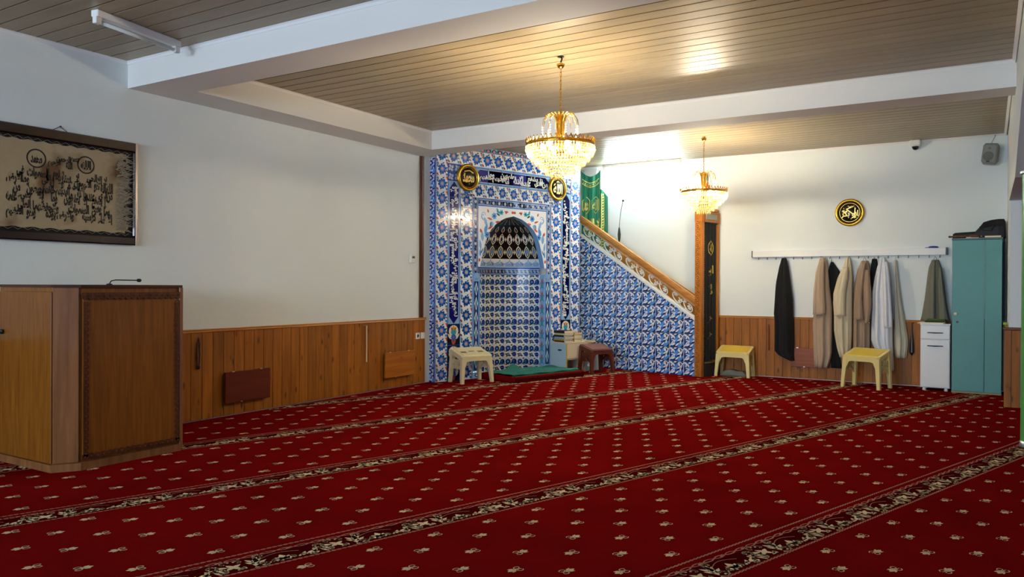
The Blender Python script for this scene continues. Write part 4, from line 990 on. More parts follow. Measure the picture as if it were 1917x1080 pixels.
# carved wavy strips framing the side panel
def wavy(L, w):
    B = MB(); n = int(L/.045); pts = []
    for i in range(n*4+1):
        x = L*i/(n*4); pts.append((x, w*(.72+.28*abs(math.sin(PI*i/4)))))
    B.prism([(0, 0)]+[(L, 0)]+pts[::-1], 0, .010, 'z')
    for i in range(n): B.ball((L*(i+.5)/n, w*.42, .010), .008, 6, 3)
    return B
for vert_, x, y, z, L, w, fl_ in ((1, .003, .166, .09, H_-.19, .040, 1), (1, .003, .944, .09, H_-.19, .040, -1)):
    B = wavy(L, w); M = Matrix(((0, 0, 1, 0), (0, fl_, 0, 0), (1, 0, 0, 0), (0, 0, 0, 1))); B.xf(M).build('carved_strip', LECD, lec, (x, y, z))
B = wavy(.80, .055); B.xf(Matrix(((0, 0, 1, 0), (1, 0, 0, 0), (0, -1, 0, 0), (0, 0, 0, 1)))).build('carved_strip', LECD, lec, (.003, .154, H_-.035))
B = wavy(.80, .040); B.xf(Matrix(((0, 0, 1, 0), (1, 0, 0, 0), (0, 1, 0, 0), (0, 0, 0, 1)))).build('carved_strip', LECD, lec, (.003, .154, .075))
MB().prism([(-.845, -.004), (-.100, -.004), (.006, .150), (.006, .975), (-.845, .975)], H_, H_+.020, 'z').build('desk_top', wood('desk_top', '#4a2412', '#36180b', 'Y', .35, 0, 7, 0), lec)
MB().prism([(-.845, -.010), (-.096, -.010), (.012, .148), (.012, .962), (-.845, .962)], 0, .055, 'z').build('plinth', LECP, lec)
MB().box(.002, .948, .02, .014, .976, H_, c=.003).build('edge_post', LECP, lec)
MB().lathe([(.004, 0), (.018, .004), (.020, .016), (.012, .026)], 10).xf(Matrix.Rotation(R(90), 4, 'X')).build('knob', BLACK, lec, (-.77, .0, .98))
mk = thing('microphone', 'black desk microphone lying low over the wooden lectern top', 'microphone', (-5.62, 3.45, H_+.020))
MB().lathe([(.022, 0), (.020, .008), (.006, .012)], 12, (0, -.05, 0)).build('base', BLACK, mk)
MB().tube([(0, -.05, .008), (0, -.035, .030), (0, .0, .038), (0, .17, .036)], .0045, 6).build('gooseneck', BLACK, mk)
MB().lathe([(.003, -.022), (.013, -.012), (.014, .008), (.004, .020)], 10).xf(Matrix.Rotation(R(-90), 4, 'X')).build('windscreen', BLACK, mk, (0, .19, .036), smooth=True)

# ---------------------------------------------------------------- framed hide with writing
fr = thing('framed_hide', 'large dark-framed animal hide with black Arabic writing on the left wall', 'picture', (XL, 2.86, 2.15), R(90))
FRM = wood('mahogany_frame', '#2a0a06', '#180505', 'X', .25, 0, 6, 0, coat=.4)
def mould(x0, x1, z0, z1, horizontal):
    B = MB()
    if horizontal: B.box(x0, -.045, z0, x1, 0, z1, c=.010)
    else: B.box(x0, -.045, z0, x1, 0, z1, c=.010)
    return B
mould(0, 1.37, .375, .460, True).build('frame_moulding', FRM, fr); mould(0, 1.37, -.460, -.385, True).build('frame_moulding', FRM, fr)
mould(0, .07, -.385, .375, False).build('frame_moulding', FRM, fr); mould(1.33, 1.37, -.385, .375, False).build('frame_moulding', FRM, fr)
MB().box(.06, -.02, -.39, 1.34, -.001, .38).build('black_backing', mat('black_velour', '#0c0a08', .9), fr)
MB().box(1.352, -.047, -.46, 1.371, -.040, .46, c=.002).build('pale_edge', mat('frame_edge', '#b59a8a', .3, .3), fr)
def hide_mat():
    M = mat('animal_hide', '#a3906f', .9, bump=.25, bscale=160, var=.12, vscale=5); N = M.node_tree; b = N.nodes['Principled BSDF']
    src = b.inputs['Base Color'].links[0].from_socket; tc = N.nodes.new('ShaderNodeTexCoord'); nz = N.nodes.new('ShaderNodeTexNoise'); nz.inputs['Scale'].default_value = 2.6; nz.inputs['Detail'].default_value = 3
    N.links.new(tc.outputs['Object'], nz.inputs['Vector']); cr = N.nodes.new('ShaderNodeValToRGB'); cr.color_ramp.elements[0].position = .55; cr.color_ramp.elements[1].position = .68
    cr.color_ramp.elements[0].color = (0, 0, 0, 1); cr.color_ramp.elements[1].color = (1, 1, 1, 1); N.links.new(nz.outputs['Fac'], cr.inputs[0])
    mx = N.nodes.new('ShaderNodeMix'); mx.data_type = 'RGBA'; mx.inputs['B'].default_value = hx('#664628'); N.links.new(cr.outputs[0], mx.inputs['Factor']); N.links.new(src, mx.inputs['A']); N.links.new(mx.outputs['Result'], b.inputs['Base Color']); return M
HIDE = hide_mat()
random.seed(3); out = []
for i in range(40): out.append((.07+1.19*i/39, -.355-.006*math.sin(i*1.3)))
for i in range(30): out.append((1.262+.025*math.sin(i*1.1)+random.uniform(-.012, .022), -.345+.69*(i+.5)/30))
for i in range(40): out.append((1.26-1.19*i/39, .345+.006*math.sin(i*1.7)))
hd = MB().prism(out, -.030, -.020, 'y').build('hide', HIDE, fr)
FUR = mat('pale_fur', '#8a7e6a', .95); B = MB(); random.seed(5)
for i in range(230):
    z_ = random.uniform(-.33, .33); x_ = 1.24+random.uniform(-.07, .03); L_ = random.uniform(.05, .12); a_ = random.uniform(-.75, .75); y_ = -.032-random.uniform(0, .010)
    p2 = (x_+L_*math.cos(a_), y_-random.uniform(-.006, .02), z_+L_*math.sin(a_)); B.add([(x_, y_, z_-.006), (x_, y_, z_+.006), p2], [(0, 1, 2)])
tag(B.build('fur_fringe', FUR, fr, fix=False), kind='stuff')
wr_ = Art(); k_ = 'k'
for x, t_, rx in ((.50, 'محمد', .072), (.905, 'الله', .070)):
    for rr_ in (1.0,): wr_.curve(lambda t: (x+rx*math.cos(2*PI*t), .205+rx*1.0*math.sin(2*PI*t)), 24, .011, k_)
    letter_line(wr_, t_, x-.045, .165, x+.045, .245, k_, 1, .06)
letter_line(wr_, 'بسم الله الرحمن الرحيم', .590, .150, .820, .255, k_, 1, .05, 0, True)
for i, t_ in enumerate(('الله لا اله الا هو الحي القيوم لا تأخذه سنة ولا نوم له ما في السموات وما في الارض', 'من ذا الذي يشفع عنده الا باذنه يعلم ما بين ايديهم وما خلفهم ولا يحيطون بشيء من علمه', 'الا بما شاء وسع كرسيه السموات والارض ولا يؤده حفظهما وهو العلي العظيم')):
    letter_line(wr_, t_, .27, -.022-.135*i, 1.125, .132-.135*i, k_, 1, .055, 0, True)
wr_.mb(['k'], None, .0305, .0006).build('ink_writing', mat('ink', '#15100c', .7), fr, fix=False)
B = MB()
for zz in (.350, -.358):
    for i in range(16): B.tube([(.10+.075*i, -.031, zz), (.135+.075*i, -.033, zz+(.018 if zz > 0 else -.018)), (.17+.075*i, -.031, zz)], .0016, 4)
tag(B.build('lacing_thread', mat('lacing', '#8a8272', .7), fr), kind='stuff')
MB().tube([(.63, -.01, .455), (.70, -.006, .50), (.77, -.01, .455)], .003, 5).build('hanging_wire', BLACK, fr)
MB().lathe([(.004, 0), (.004, .015), (.007, .018)], 8).xf(Matrix.Rotation(R(90), 4, 'X')).build('nail', BLACK, fr, (.70, 0, .50))

# ---------------------------------------------------------------- wall fittings on the left
def box_thing(name, label, cat, loc, rz, parts, group=None):
    t = thing(name, label, cat, loc, rz, group)
    for nm, B, m_ in parts: B.build(nm, m_, t)
    return t
box_thing('thermostat', 'small white thermostat on the left wall near the tiles', 'thermostat', (XL, 8.16, 1.64), R(90), [('case', MB().box(0, -.026, 0, .095, 0, .11, c=.005), PLAST), ('screen', MB().box(.03, -.0275, .060, .085, -.026, .090), mat('lcd', '#3a3f3c', .3)), ('button_row', MB().box(.04, -.029, .02, .075, -.026, .030, c=.001), WHITE)])
for x, lb, dk in ((8.275, 'left white power socket on the wainscot by the tiles', True), (8.382, 'right white double switch on the wainscot by the tiles', False)):
    t = thing('wall_socket' if dk else 'light_switch', lb, 'socket' if dk else 'switch', (XL+.016, x, .61), R(90))
    MB().box(0, -.012, 0, .085, 0, .085, c=.004).build('plate', PLAST, t)
    if dk: MB().lathe([(.028, 0), (.028, .003), (.022, .003), (.021, -.001)], 18).xf(Matrix.Rotation(R(90), 4, 'X')).build('socket_well', WHITE, t, (.0425, -.012, .0425)); MB().box(.030, -.0165, .038, .055, -.0135, .047).build('pin_holes', DARK, t)
    else:
        for a in (.010, .045): MB().box(a, -.017, .010, a+.030, -.012, .075, c=.002).build('rocker', WHITE, t)
# fold-down boards fixed to the wainscot
SCREW = mat('screw', '#d6d2c4', .3, .8)
def flap(label, loc, rz, w, h, m_, dz=.05):
    t = thing('fold_down_board', label, 'wall board', loc, rz)
    MB().box(0, -dz, 0, w, -dz+.022, h, c=.003).build('panel', m_, t)
    MB().box(.06, -dz+.022, .05, .10, 0, h-.05).box(w-.10, -dz+.022, .05, w-.06, 0, h-.05).build('batten', PINE, t)
    for x in (w*.14, w*.76): MB().box(x, -dz-.003, h-.004, x+.03, -dz+.012, h+.006, c=.001).build('hinge', SCREW, t)
    for x in (w*.33,): MB().box(x, -dz-.003, -.003, x+.02, -dz+.008, .008, c=.001).build('catch', SCREW, t)
    return t
flap('dark reddish fold-down board on the left wainscot', (XL+.016, 5.17, .138), R(90), .575, .315, wood('red_board', '#6e2a10', '#571f0b', 'X', .4, 0, 6, 0))
flap('golden pine fold-down board on the left wainscot by the sockets', (XL+.016, 7.607, .148), R(90), .595, .325, wood('gold_pine', '#b4691c', '#96520f', 'X', .4, .5, 6, 0))
flap('brown fold-down board on the back wainscot behind the hanging coats', (-2.445, YB-.016, .18), 0, .53, .275, wood('back_board', '#9a4f18', '#7e3c10', 'X', .4, .3, 6, 0), .03)
t = thing('strap', 'dark looped strap hanging from a hook on the left wainscot', 'strap', (XL+.016, 4.875, .51), R(90))
MB().tube([(0, 0, .315), (0, -.03, .310), (0, -.035, .325)], .005, 6).lathe([(.012, 0), (.012, .006)], 10, (0, 0, .31)).build('hook', STEEL, t)
MB().tube([(0, -.025, .305), (-.016, -.020, .25), (-.018, -.018, .14), (-.012, -.018, .05), (0, -.02, .01), (.012, -.018, .05), (.018, -.018, .14), (.012, -.02, .25)], .006, 6, 0, True).ball((0, -.02, .02), .020, 8, 5).build('loop', mat('dark_leather', '#1d0f07', .6), t)
t = thing('shoehorn', 'long pale shoehorn hanging from a hook on the left wainscot', 'shoehorn', (XL+.016, 7.285, .387), R(90))
MB().tube([(-.02, 0, .44), (-.02, -.03, .435), (.0, -.03, .445)], .005, 6).build('hook', STEEL, t)
MB().loft([[(x*w, -.022+y*.006, zz) for x, y in ((-1, 0), (-.5, -1), (.5, -1), (1, 0), (.5, 1), (-.5, 1))] for w, zz in ((.012, 0), (.010, .04), (.007, .12), (.007, .40), (.010, .43), (.004, .45))]).build('blade', mat('pale_plastic', '#e3cfa2', .4), t)
MB().tube([(0, -.022, .43), (.03, -.02, .40), (.035, -.02, .36)], .003, 5).build('cord', mat('cord', '#6b3a1a', .8), t)
t = thing('stick', 'thin wooden stick hanging on the back wainscot by the black coat', 'stick', (-2.768, YB-.016, .40))
MB().tube([(0, -.018, 0), (0, -.018, .36)], [.012, .008], 6).build('shaft', wood('stick_wood', '#8a4a18', '#6d370f', 'Z', .5, 0, 6, 0), t); MB().tube([(0, 0, .375), (0, -.022, .37), (0, -.024, .385)], .004, 5).tube([(0, -.02, .36), (0, -.02, .385)], .003, 5).build('hook', STEEL, t)

# ---------------------------------------------------------------- plastic reading stands with sloping tops
def stand(label, loc, rz, w, d, hf, hb, m_, style, lid=None):
    """origin at mid-front on the floor; front faces -y, top slopes up towards the back"""
    t = thing('reading_stand', label, 'reading stand', loc, rz, 'plastic reading stands')
    def zt(y): return hf+(hb-hf)*(y/d)
    tp = .022; hwx = w/2
    c_ = .03; outl = [(-hwx+c_, 0), (hwx-c_, 0), (hwx, c_*.7), (hwx, d-c_*.7), (hwx-c_, d), (-hwx+c_, d), (-hwx, d-c_*.7), (-hwx, c_*.7)]
    B = MB(); B.add([(x, y, zt(y)) for x, y in outl]+[(x, y, zt(y)-tp) for x, y in outl], [tuple(range(8)), tuple(range(15, 7, -1))]+[(k, k+8, (k+1) % 8+8, (k+1) % 8) for k in range(8)]); tp_o = B.build('top', m_, t)
    ins = [(-hwx*.80, d*.12), (hwx*.80, d*.12), (hwx*.80, d*.9), (-hwx*.80, d*.9)]
    B = MB(); B.add([(x, y, zt(y)+.006) for x, y in ins]+[(x, y, zt(y)-.004) for x, y in ins], [(0, 1, 2, 3), (7, 6, 5, 4)]+[(k, k+4, (k+1) % 4+4, (k+1) % 4) for k in range(4)]); B.build('top_panel', lid or m_, tp_o)
    if style == 'slots':
        for x in (-hwx*.55, 0, hwx*.55):
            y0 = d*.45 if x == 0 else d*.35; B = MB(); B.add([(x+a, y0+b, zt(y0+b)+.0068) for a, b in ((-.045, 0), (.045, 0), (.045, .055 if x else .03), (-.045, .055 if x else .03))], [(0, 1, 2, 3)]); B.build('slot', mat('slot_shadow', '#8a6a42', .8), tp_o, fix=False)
    for sx in (-1, 1):
        for yy, hh in ((0, hf), (d, hb)):
            sp_ = .018; xo, yo = sx*(hwx-.002), yy; yi = 1 if yy == 0 else -1; zz = zt(yy)-tp
            def ring(q, a, z): x1_ = sx*(hwx-.004+sp_*q); y1_ = yy+yi*.004-yi*sp_*q; return [(x1_, y1_, z), (x1_-sx*a, y1_, z), (x1_-sx*a, y1_+yi*a, z), (x1_, y1_+yi*a, z)]
            MB().loft([ring(1, .042, 0), ring(.93, .042, .03), ring(0, .062, zz)]).build('leg', m_, t)
    for yy, hh in ((0, hf), (d, hb)):                 # front and back aprons with rounded shoulders
        zt_ = zt(yy)-tp+.002; y0, y1 = (yy+.006, yy+.018) if yy == 0 else (yy-.018, yy-.006)
        pts = [(-hwx+.05, zt_), (hwx-.05, zt_)]; lo = []
        for k in range(13):
            q = k/12; x = (hwx-.055)*(1-2*q); e = min(q, 1-q); dpt = .045+.085*max(0, 1-e/.13)**2; lo.append((x, zt_-dpt))
        MB().prism(pts+lo, y0, y1, 'y').build('apron', m_, t)
    for sx in (-1, 1):                                # pierced side panels under an arch
        B = MB(); x0, x1 = sorted((sx*(hwx-.010), sx*(hwx-.022)))
        za, zb = zt(.05)-tp, zt(d-.05)-tp
        B.prism([(.05, za-.05), (d-.05, zb-.05), (d-.05, zb), (.05, za)], x0, x1, 'x')
        zl = hf*.46; n = 5
        lo = [(.05+(d-.10)*k/10, zl-.02+.10*(1-abs(2*k/10-1))**.7) for k in range(11)]
        B.prism([(y, z+.035) for y, z in lo][::-1]+lo, x0, x1, 'x')
        for k in range(n):                            # crossed openwork
            ya, yb = .05+(d-.10)*k/n, .05+(d-.10)*(k+1)/n
            for (p0, p1) in (((ya, zl+.02), (yb, za-.04)), ((yb, zl+.02), (ya, za-.04)), ((ya, zl+.10), (yb, zl+.16)), ((yb, zl+.10), (ya, zl+.16))):
                B.prism([(p0[0]-.008, p0[1]), (p0[0]+.008, p0[1]), (p1[0]+.008, p1[1]), (p1[0]-.008, p1[1])], x0, x1, 'x')
        B.build('side_panel', m_, t)
    return t
CREAMP = mat('cream_plastic', '#e2d2a4', .4); YELP = mat('yellow_plastic', '#e3cf86', .4); YELT = mat('yellow_lid', '#e4c74e', .4); BRNP = mat('brown_plastic', '#5e2414', .38); BRNT = mat('brown_lid', '#7b4a34', .4)
q = fac(.42, .42); stand('cream plastic reading stand at the left foot of the tiled niche', (q.x, q.y, 0), PSI-R(6), .50, .33, .37, .47, CREAMP, 'slots')
stand('yellow plastic reading stand beside the pulpit doorway', (-3.225, 11.545, 0), R(-2), .50, .28, .355, .45, YELP, 'plain', YELT)
stand('yellow plastic reading stand in front of the hanging coats', (-1.43, 11.215, 0), R(-18.6), .50, .34, .42, .515, YELP, 'plain', YELT)
q = fac(2.615, .75); stand('dark brown plastic reading stand beside the bookcase', (q.x, q.y, 0), PSI-R(8), .44, .31, .36, .44, BRNP, 'plain', BRNT)

# ---------------------------------------------------------------- carpeted step, rug
pl_ = thing('prayer_platform', 'low red carpeted platform in front of the tiled niche', 'platform', fac(.77, .79), PSI)
PLH = .085
MB().box(0, 0, 0, 1.40, .765, PLH, c=.015).build('carpet_cover', CARPET, pl_)
ba = Art()
for i in range(3): ba.put(BO, .0+i*.46, .004, .85, .45)
ba.inrect(.01, .004, 1.39, .13)
def pmap(x, y, h): return (x, y+.02, PLH+h)
B = ba.mb(['c', 'r', 'd'], pmap, .0006, .0003); B.build('woven_border', [CR_GOLD, CR_ROSE, CR_DARK], pl_, fix=False)
MB().box(.01, -.001, .02, 1.39, .0, PLH-.02).build('dark_edge', CR_DARK, pl_)
rg = thing('prayer_rug', 'teal green fringed prayer rug lying on the red platform', 'rug', fac(.80, .76, PLH), PSI)
random.seed(11); B = MB(); n = 22; m__ = 14; g = []
for j in range(m__+1):
    for i in range(n+1):
        x, y = 1.30*i/n+.04*(j/m__), .66*j/m__+.02; zz = .019+.006*math.sin(i*.9+j*.5)+.005*math.sin(j*1.1)
        if 6 <= i <= 12 and j >= m__-3: zz += .08*math.exp(-((i-9)/1.4)**2)*((j-(m__-4))/4)
        g.append((x, y, zz))
B.add(g, [(j*(n+1)+i, j*(n+1)+i+1, (j+1)*(n+1)+i+1, (j+1)*(n+1)+i) for j in range(m__) for i in range(n)])
B.add([(x, y, z-.006) for x, y, z in g], [(j*(n+1)+i+1, j*(n+1)+i, (j+1)*(n+1)+i, (j+1)*(n+1)+i+1) for j in range(m__) for i in range(n)])
B.build('cloth', mat('teal_pile', '#1a6a5a', .95, bump=.3, bscale=300, var=.25, vscale=9), rg, smooth=True)
B = MB()
for k in range(70):
    x = .02+1.29*k/70; B.tube([(x, .022, .006), (x+.004, .0, .004), (x+random.uniform(-.012, .012), -.032, -.03)], .003, 3)
tag(B.build('fringe', mat('fringe_green', '#2f6a50', .9), rg), kind='stuff')

# ---------------------------------------------------------------- bookcase and its books
bc = thing('bookcase', 'small pale bookcase with blue-grey side standing right of the niche', 'bookcase', fac(2.19, .385), PSI)
BCW = mat('bookcase_cream', '#d9c7a8', .5); BCB = mat('bookcase_blue', '#a9c0cc', .5)
MB().box(0, 0, 0, .018, .355, .455, c=.002).build('side_board', BCB, bc); MB().box(.42, 0, 0, .438, .355, .455, c=.002).build('side_board', BCW, bc)
MB().box(0, 0, .455, .438, .355, .473, c=.002).build('top_board', BCW, bc); MB().box(.018, .34, 0, .42, .355, .455).build('back_board', BCW, bc)
MB().box(.018, .004, .22, .42, .020, .455, c=.002).build('front_flap', BCW, bc); MB().box(.018, .02, .20, .42, .34, .215).build('shelf', BCW, bc)
MB().prism([(.14+.045*math.cos(2*PI*k/14), .35+.013*math.sin(2*PI*k/14)) for k in range(14)], -.001, .0, 'x').build('grip_hole', DARK, bc)
MB().box(-.002, -.004, 0, .018, .0, .455).build('yellow_edge', mat('edge_band', '#c9a23c', .5), bc)
random.seed(21)
COVS = [mat('cover_'+k, v, .5) for k, v in dict(black='#15120f', ochre='#b98a3c', cream='#d9c79a', maroon='#4a1c18', blue='#8fb0b8', tan='#c2a06a').items()]; PAGE = mat('book_pages', '#e2d5b4', .8)
def book(label, s, n, z, L, wd, th, ang, cov):
    p = fac(s, n, z); t = thing('book', label, 'book', p, PSI+ang, 'books piled on the bookcase')
    MB().box(0, 0, 0, L, wd, .003).box(0, 0, th-.003, L, wd, th).box(0, 0, .003, .004, wd, th-.003).build('cover', cov, t)
    MB().box(.004, .003, .003, L-.003, wd-.003, th-.003).build('page_block', PAGE, t)
zz = .473; stack1 = [('black', .040), ('cream', .026), ('black', .028), ('blue', .030), ('ochre', .026), ('maroon', .024)][::-1]
where = ['bottom', 'second lowest', 'third lowest', 'third highest', 'second highest', 'top']
names1 = list(GL)
CK = ['black', 'ochre', 'cream', 'maroon', 'blue', 'tan']
for k, (c, th) in enumerate(stack1):
    book('%s-covered book, %s in the tall left pile on the bookcase' % (c, where[k]), 2.185+.006*(k % 3), .345-.01*(k % 2), zz, .20, .22, th, random.uniform(-.06, .06), COVS[CK.index(c)]); zz += th+.0005
zz = .473; stack2 = [('ochre', .030), ('tan', .026), ('cream', .030), ('tan', .026), ('ochre', .024)]
w2 = ['bottom', 'second lowest', 'middle', 'second highest', 'top']
for k, (c, th) in enumerate(stack2): book('%s-covered book, %s in the right-hand pile on the bookcase' % (c, w2[k]), 2.42+.008*(k % 2), .335-.012*(k % 2), zz, .17, .20, th, random.uniform(-.08, .08), COVS[CK.index(c)]); zz += th+.0005
# low fanned books on a box beyond the bookcase
bxx = thing('storage_box', 'green and white chequered box behind the brown reading stand', 'box', fac(2.66, .36), PSI)
MB().box(0, 0, 0, .30, .27, .40, c=.004).build('carton', mat('carton_pale', '#aebfb4', .6), bxx); MB().box(-.004, -.004, .33, .304, .274, .42, c=.003).build('lid', mat('lid_green', '#1d4a3a', .5), bxx)
for k in range(3): MB().box(.05+.1*k, -.0065, .335, .07+.1*k, -.004, .415).build('white_check', PLAST, bxx)
book('cream open-edged book lying across the right end of the bookcase pile', 2.60, .33, .4735, .10, .20, .022, -.1, COVS[2])
for k, (ss, nn, an, c, lb) in enumerate(((2.66, .33, .12, 'cream', 'cream-covered book, lower of two lying on the chequered box'), (2.70, .32, -.15, 'tan', 'tan-covered book, upper of two lying on the chequered box'))): book(lb, ss, nn, .4215+.027*k, .20, .16, .026, an, COVS[CK.index(c)])
t = thing('lamp_stand', 'small white mushroom-shaped object in the shadow under the brown stand', 'object', fac(2.60, .52))
MB().lathe([(.035, 0), (.03, .01), (.018, .02), (.018, .09), (.022, .095)], 12).build('stem', PLAST, t, smooth=True); MB().lathe([(.022, .095), (.06, .10), (.058, .12), (.035, .145), (.004, .155)], 14).build('cap', PLAST, t, smooth=True)

# ---------------------------------------------------------------- coat rail and hanging clothes
rl = thing('coat_rail', 'long white wall-mounted coat rail with row of hooks', 'coat rail', (-3.018, YB, 1.78))
MB().box(.012, -.06, 0, 2.546, 0, .095, c=.004).build('rail', mat('white_metal', '#e3e3df', .4), rl)
MB().box(0, -.064, -.002, .012, 0, .098, c=.003).build('end_cap', BLACK, rl); MB().box(2.546, -.064, -.002, 2.566, 0, .098, c=.003).build('end_cap', BLACK, rl)
me_hk = MB().tube([(0, -.030, 0), (0, -.030, -.028), (0, -.045, -.036), (0, -.058, -.022)], .004, 5).mesh('hook', mat('hook_metal', '#4a4a4a', .35, .8))
for k in range(20): link('hook', me_hk, rl, (.10+k*.125, 0, 0))
COATS = dict(
    black=[(1.763, -2.580, -2.513), (1.630, -2.618, -2.482), (1.395, -2.662, -2.450), (1.161, -2.676, -2.419), (0.927, -2.689, -2.410), (0.849, -2.674, -2.409), (0.536, -2.672, -2.400), (0.364, -2.678, -2.399), (0.320, -2.571, -2.399), (0.269, -2.451, -2.391)],
    beige=[(1.763, -2.049, -1.970), (1.626, -2.077, -1.940), (1.321, -2.118, -1.910), (1.054, -2.124, -1.873), (0.955, -2.130, -1.858), (0.826, -2.144, -1.857), (0.559, -2.135, -1.848), (0.369, -2.127, -1.847), (0.192, -2.111, -1.924)],
    beige_s=[(1.731, -2.040, -1.975), (1.549, -2.089, -1.974), (1.283, -2.116, -1.965), (1.055, -2.122, -1.950), (0.948, -2.121, -1.956)],
    dark=[(1.701, -1.912, -1.877), (1.587, -1.947, -1.805), (1.534, -1.940, -1.770), (1.322, -1.924, -1.804), (1.019, -1.908, -1.837), (0.565, -1.891, -1.813), (0.188, -1.903, -1.747)],
    cream=[(1.758, -1.701, -1.646), (1.623, -1.742, -1.624), (1.473, -1.812, -1.609), (1.285, -1.853, -1.601), (1.135, -1.873, -1.593), (0.947, -1.858, -1.592), (0.721, -1.856, -1.598), (0.496, -1.819, -1.617), (0.353, -1.776, -1.644)],
    cream_s=[(1.622, -1.728, -1.659), (1.473, -1.797, -1.658), (1.248, -1.852, -1.684), (1.060, -1.851, -1.690), (0.940, -1.836, -1.689)],
    tan=[(1.711, -1.501, -1.412), (1.584, -1.555, -1.391), (1.324, -1.601, -1.362), (1.027, -1.620, -1.347), (0.729, -1.625, -1.359), (0.543, -1.624, -1.371), (0.330, -1.617, -1.377)],
    tan_s=[(1.680, -1.487, -1.433), (1.473, -1.534, -1.445), (1.176, -1.552, -1.471), (0.894, -1.564, -1.448)],
    tan_s2=[(1.583, -1.453, -1.392), (1.325, -1.471, -1.363), (1.067, -1.456, -1.355), (0.845, -1.441, -1.387)],
    small=[(1.739, -1.372, -1.311), (1.621, -1.391, -1.290), (1.399, -1.397, -1.309), (1.100, -1.389, -1.335)],
    white=[(1.752, -1.264, -1.198), (1.620, -1.304, -1.164), (1.473, -1.336, -1.143), (1.252, -1.369, -1.122), (0.885, -1.373, -1.100), (0.591, -1.378, -1.098), (0.446, -1.303, -1.090), (0.202, -1.161, -1.082)],
    white_s=[(1.691, -1.225, -1.159), (1.472, -1.217, -1.131), (1.181, -1.209, -1.110), (0.889, -1.207, -1.095), (0.795, -1.200, -1.094)],
    off=[(1.721, -1.151, -1.105), (1.473, -1.136, -1.057), (1.182, -1.115, -1.010), (0.891, -1.113, -0.956), (0.601, -1.104, -0.902), (0.383, -1.090, -0.927)],
    grey=[(1.714, -0.636, -0.554), (1.615, -0.673, -0.522), (1.473, -0.691, -0.503), (1.188, -0.720, -0.470), (0.975, -0.751, -0.438), (0.898, -0.769, -0.425)],
    grey_s=[(1.613, -0.551, -0.520), (1.401, -0.556, -0.488), (1.119, -0.548, -0.455), (0.905, -0.546, -0.417)])
def trim_(key, lo=None, hi=None):
    COATS[key] = [(z_, max(a, lo) if lo is not None else a, min(b, hi) if hi is not None else b) for z_, a, b in COATS[key]]
trim_('cream', hi=-1.608); trim_('tan', lo=-1.604, hi=-1.381); trim_('beige', hi=-1.876)
COATS['off'] = [(1.715, -1.094, -1.058), (1.473, -1.090, -1.035), (1.182, -1.088, -1.000), (0.891, -1.088, -0.950), (0.601, -1.086, -0.902), (0.383, -1.080, -0.927)]
def cloth(rows, y0, depth, nf, seed, ox, amp=.028, hemdip=0.0):
    """hanging cloth lofted through its outline, gathered into folds"""
    random.seed(seed); ph = random.uniform(0, 6); zs = [r_[0] for r_ in rows]; n = 26; M_ = 22; rings = []
    for j in range(M_+1):
        z_ = zs[0]+(zs[-1]-zs[0])*j/M_
        for k in range(len(rows)-1):
            if rows[k][0] >= z_ >= rows[k+1][0]-1e-9:
                t_ = (rows[k][0]-z_)/(rows[k][0]-rows[k+1][0]); xl_ = rows[k][1]+(rows[k+1][1]-rows[k][1])*t_; xr_ = rows[k][2]+(rows[k+1][2]-rows[k][2])*t_; break
        f = j/M_; ring = []
        for i in range(n+1):
            t_ = i/n; prof = (max(0, 1-(2*t_-1)**2))**.5; a_ = amp*(.25+.75*f)
            ring.append((xl_+(xr_-xl_)*t_-ox, y0-depth*(.35+.65*min(1, f*3))*prof-prof*a_*(math.sin(nf*1.25*PI*t_+ph+f*1.1)+.55*math.sin(nf*2.3*PI*t_+ph*2-f*1.7)+.25*math.sin(nf*3.9*PI*t_+ph*3+f)), z_+hemdip*math.sin(nf*2*PI*t_)*(f**8)))
        for i in range(n-1, 0, -1): t_ = i/n; ring.append((xl_+(xr_-xl_)*t_-ox, y0+.004, z_))
        rings.append(ring)
    return MB().loft(rings)
def coat(key, label, cat, name, col, y0, depth, nf, seed, sleeves=(), rough=.9, collar=None, loop=True, amp=.028):
    rows = COATS[key]; ox = (rows[0][1]+rows[0][2])/2
    t = thing(name, label, cat, (ox, 0, 0), 0, 'clothes hanging on the coat rail')
    m_ = mat('cloth_'+key, col, rough, sheen=.05, bump=.15, bscale=300, var=.06, vscale=8)
    cloth(rows, y0, depth, nf, seed, ox, amp).build('body', m_, t, smooth=True)
    for k, sk in enumerate(sleeves):
        sl_ = cloth(COATS[sk], y0-depth-.006, .055, 1.5, seed+5+k, ox, .014).build('sleeve', m_, t, smooth=True)
        r_ = COATS[sk][-1]; cloth([(r_[0]+.020, r_[1]-.003, r_[2]+.003), (r_[0]+.004, r_[1]-.003, r_[2]+.003)], y0-depth-.004, .062, 1, 3, ox, .002).build('cuff', m_, sl_, smooth=True)
    r_ = rows[0]
    if loop: MB().tube([(r_[1]-ox+.015, y0-.03, r_[0]-.02), (0, y0-.032, 1.765), (r_[2]-ox-.015, y0-.03, r_[0]-.02)], .005, 5).build('hanging_loop', m_, t)
    return t
YC = YB-.062
coat('black', 'long black coat hanging alone at the left of the rail', 'coat', 'coat', '#060607', YC, .10, 2.5, 1)
coat('dark', 'black jacket hanging half hidden between the beige robe and cream coat', 'jacket', 'jacket', '#08080a', YB-.022, .022, 2, 2, amp=.006)
coat('beige', 'beige-brown robe with wide sleeve, left of the group of robes', 'robe', 'robe', '#b29a80', YC, .095, 3, 3, ('beige_s',))
coat('cream', 'pale cream robe with wide sleeve in the middle of the rail', 'robe', 'robe', '#cfc1a0', YC, .10, 3.5, 4, ('cream_s',))
coat('tan', 'brownish tan robe hanging between cream and white robes', 'robe', 'robe', '#9c836c', YC, .10, 3.5, 6, ('tan_s', 'tan_s2'))
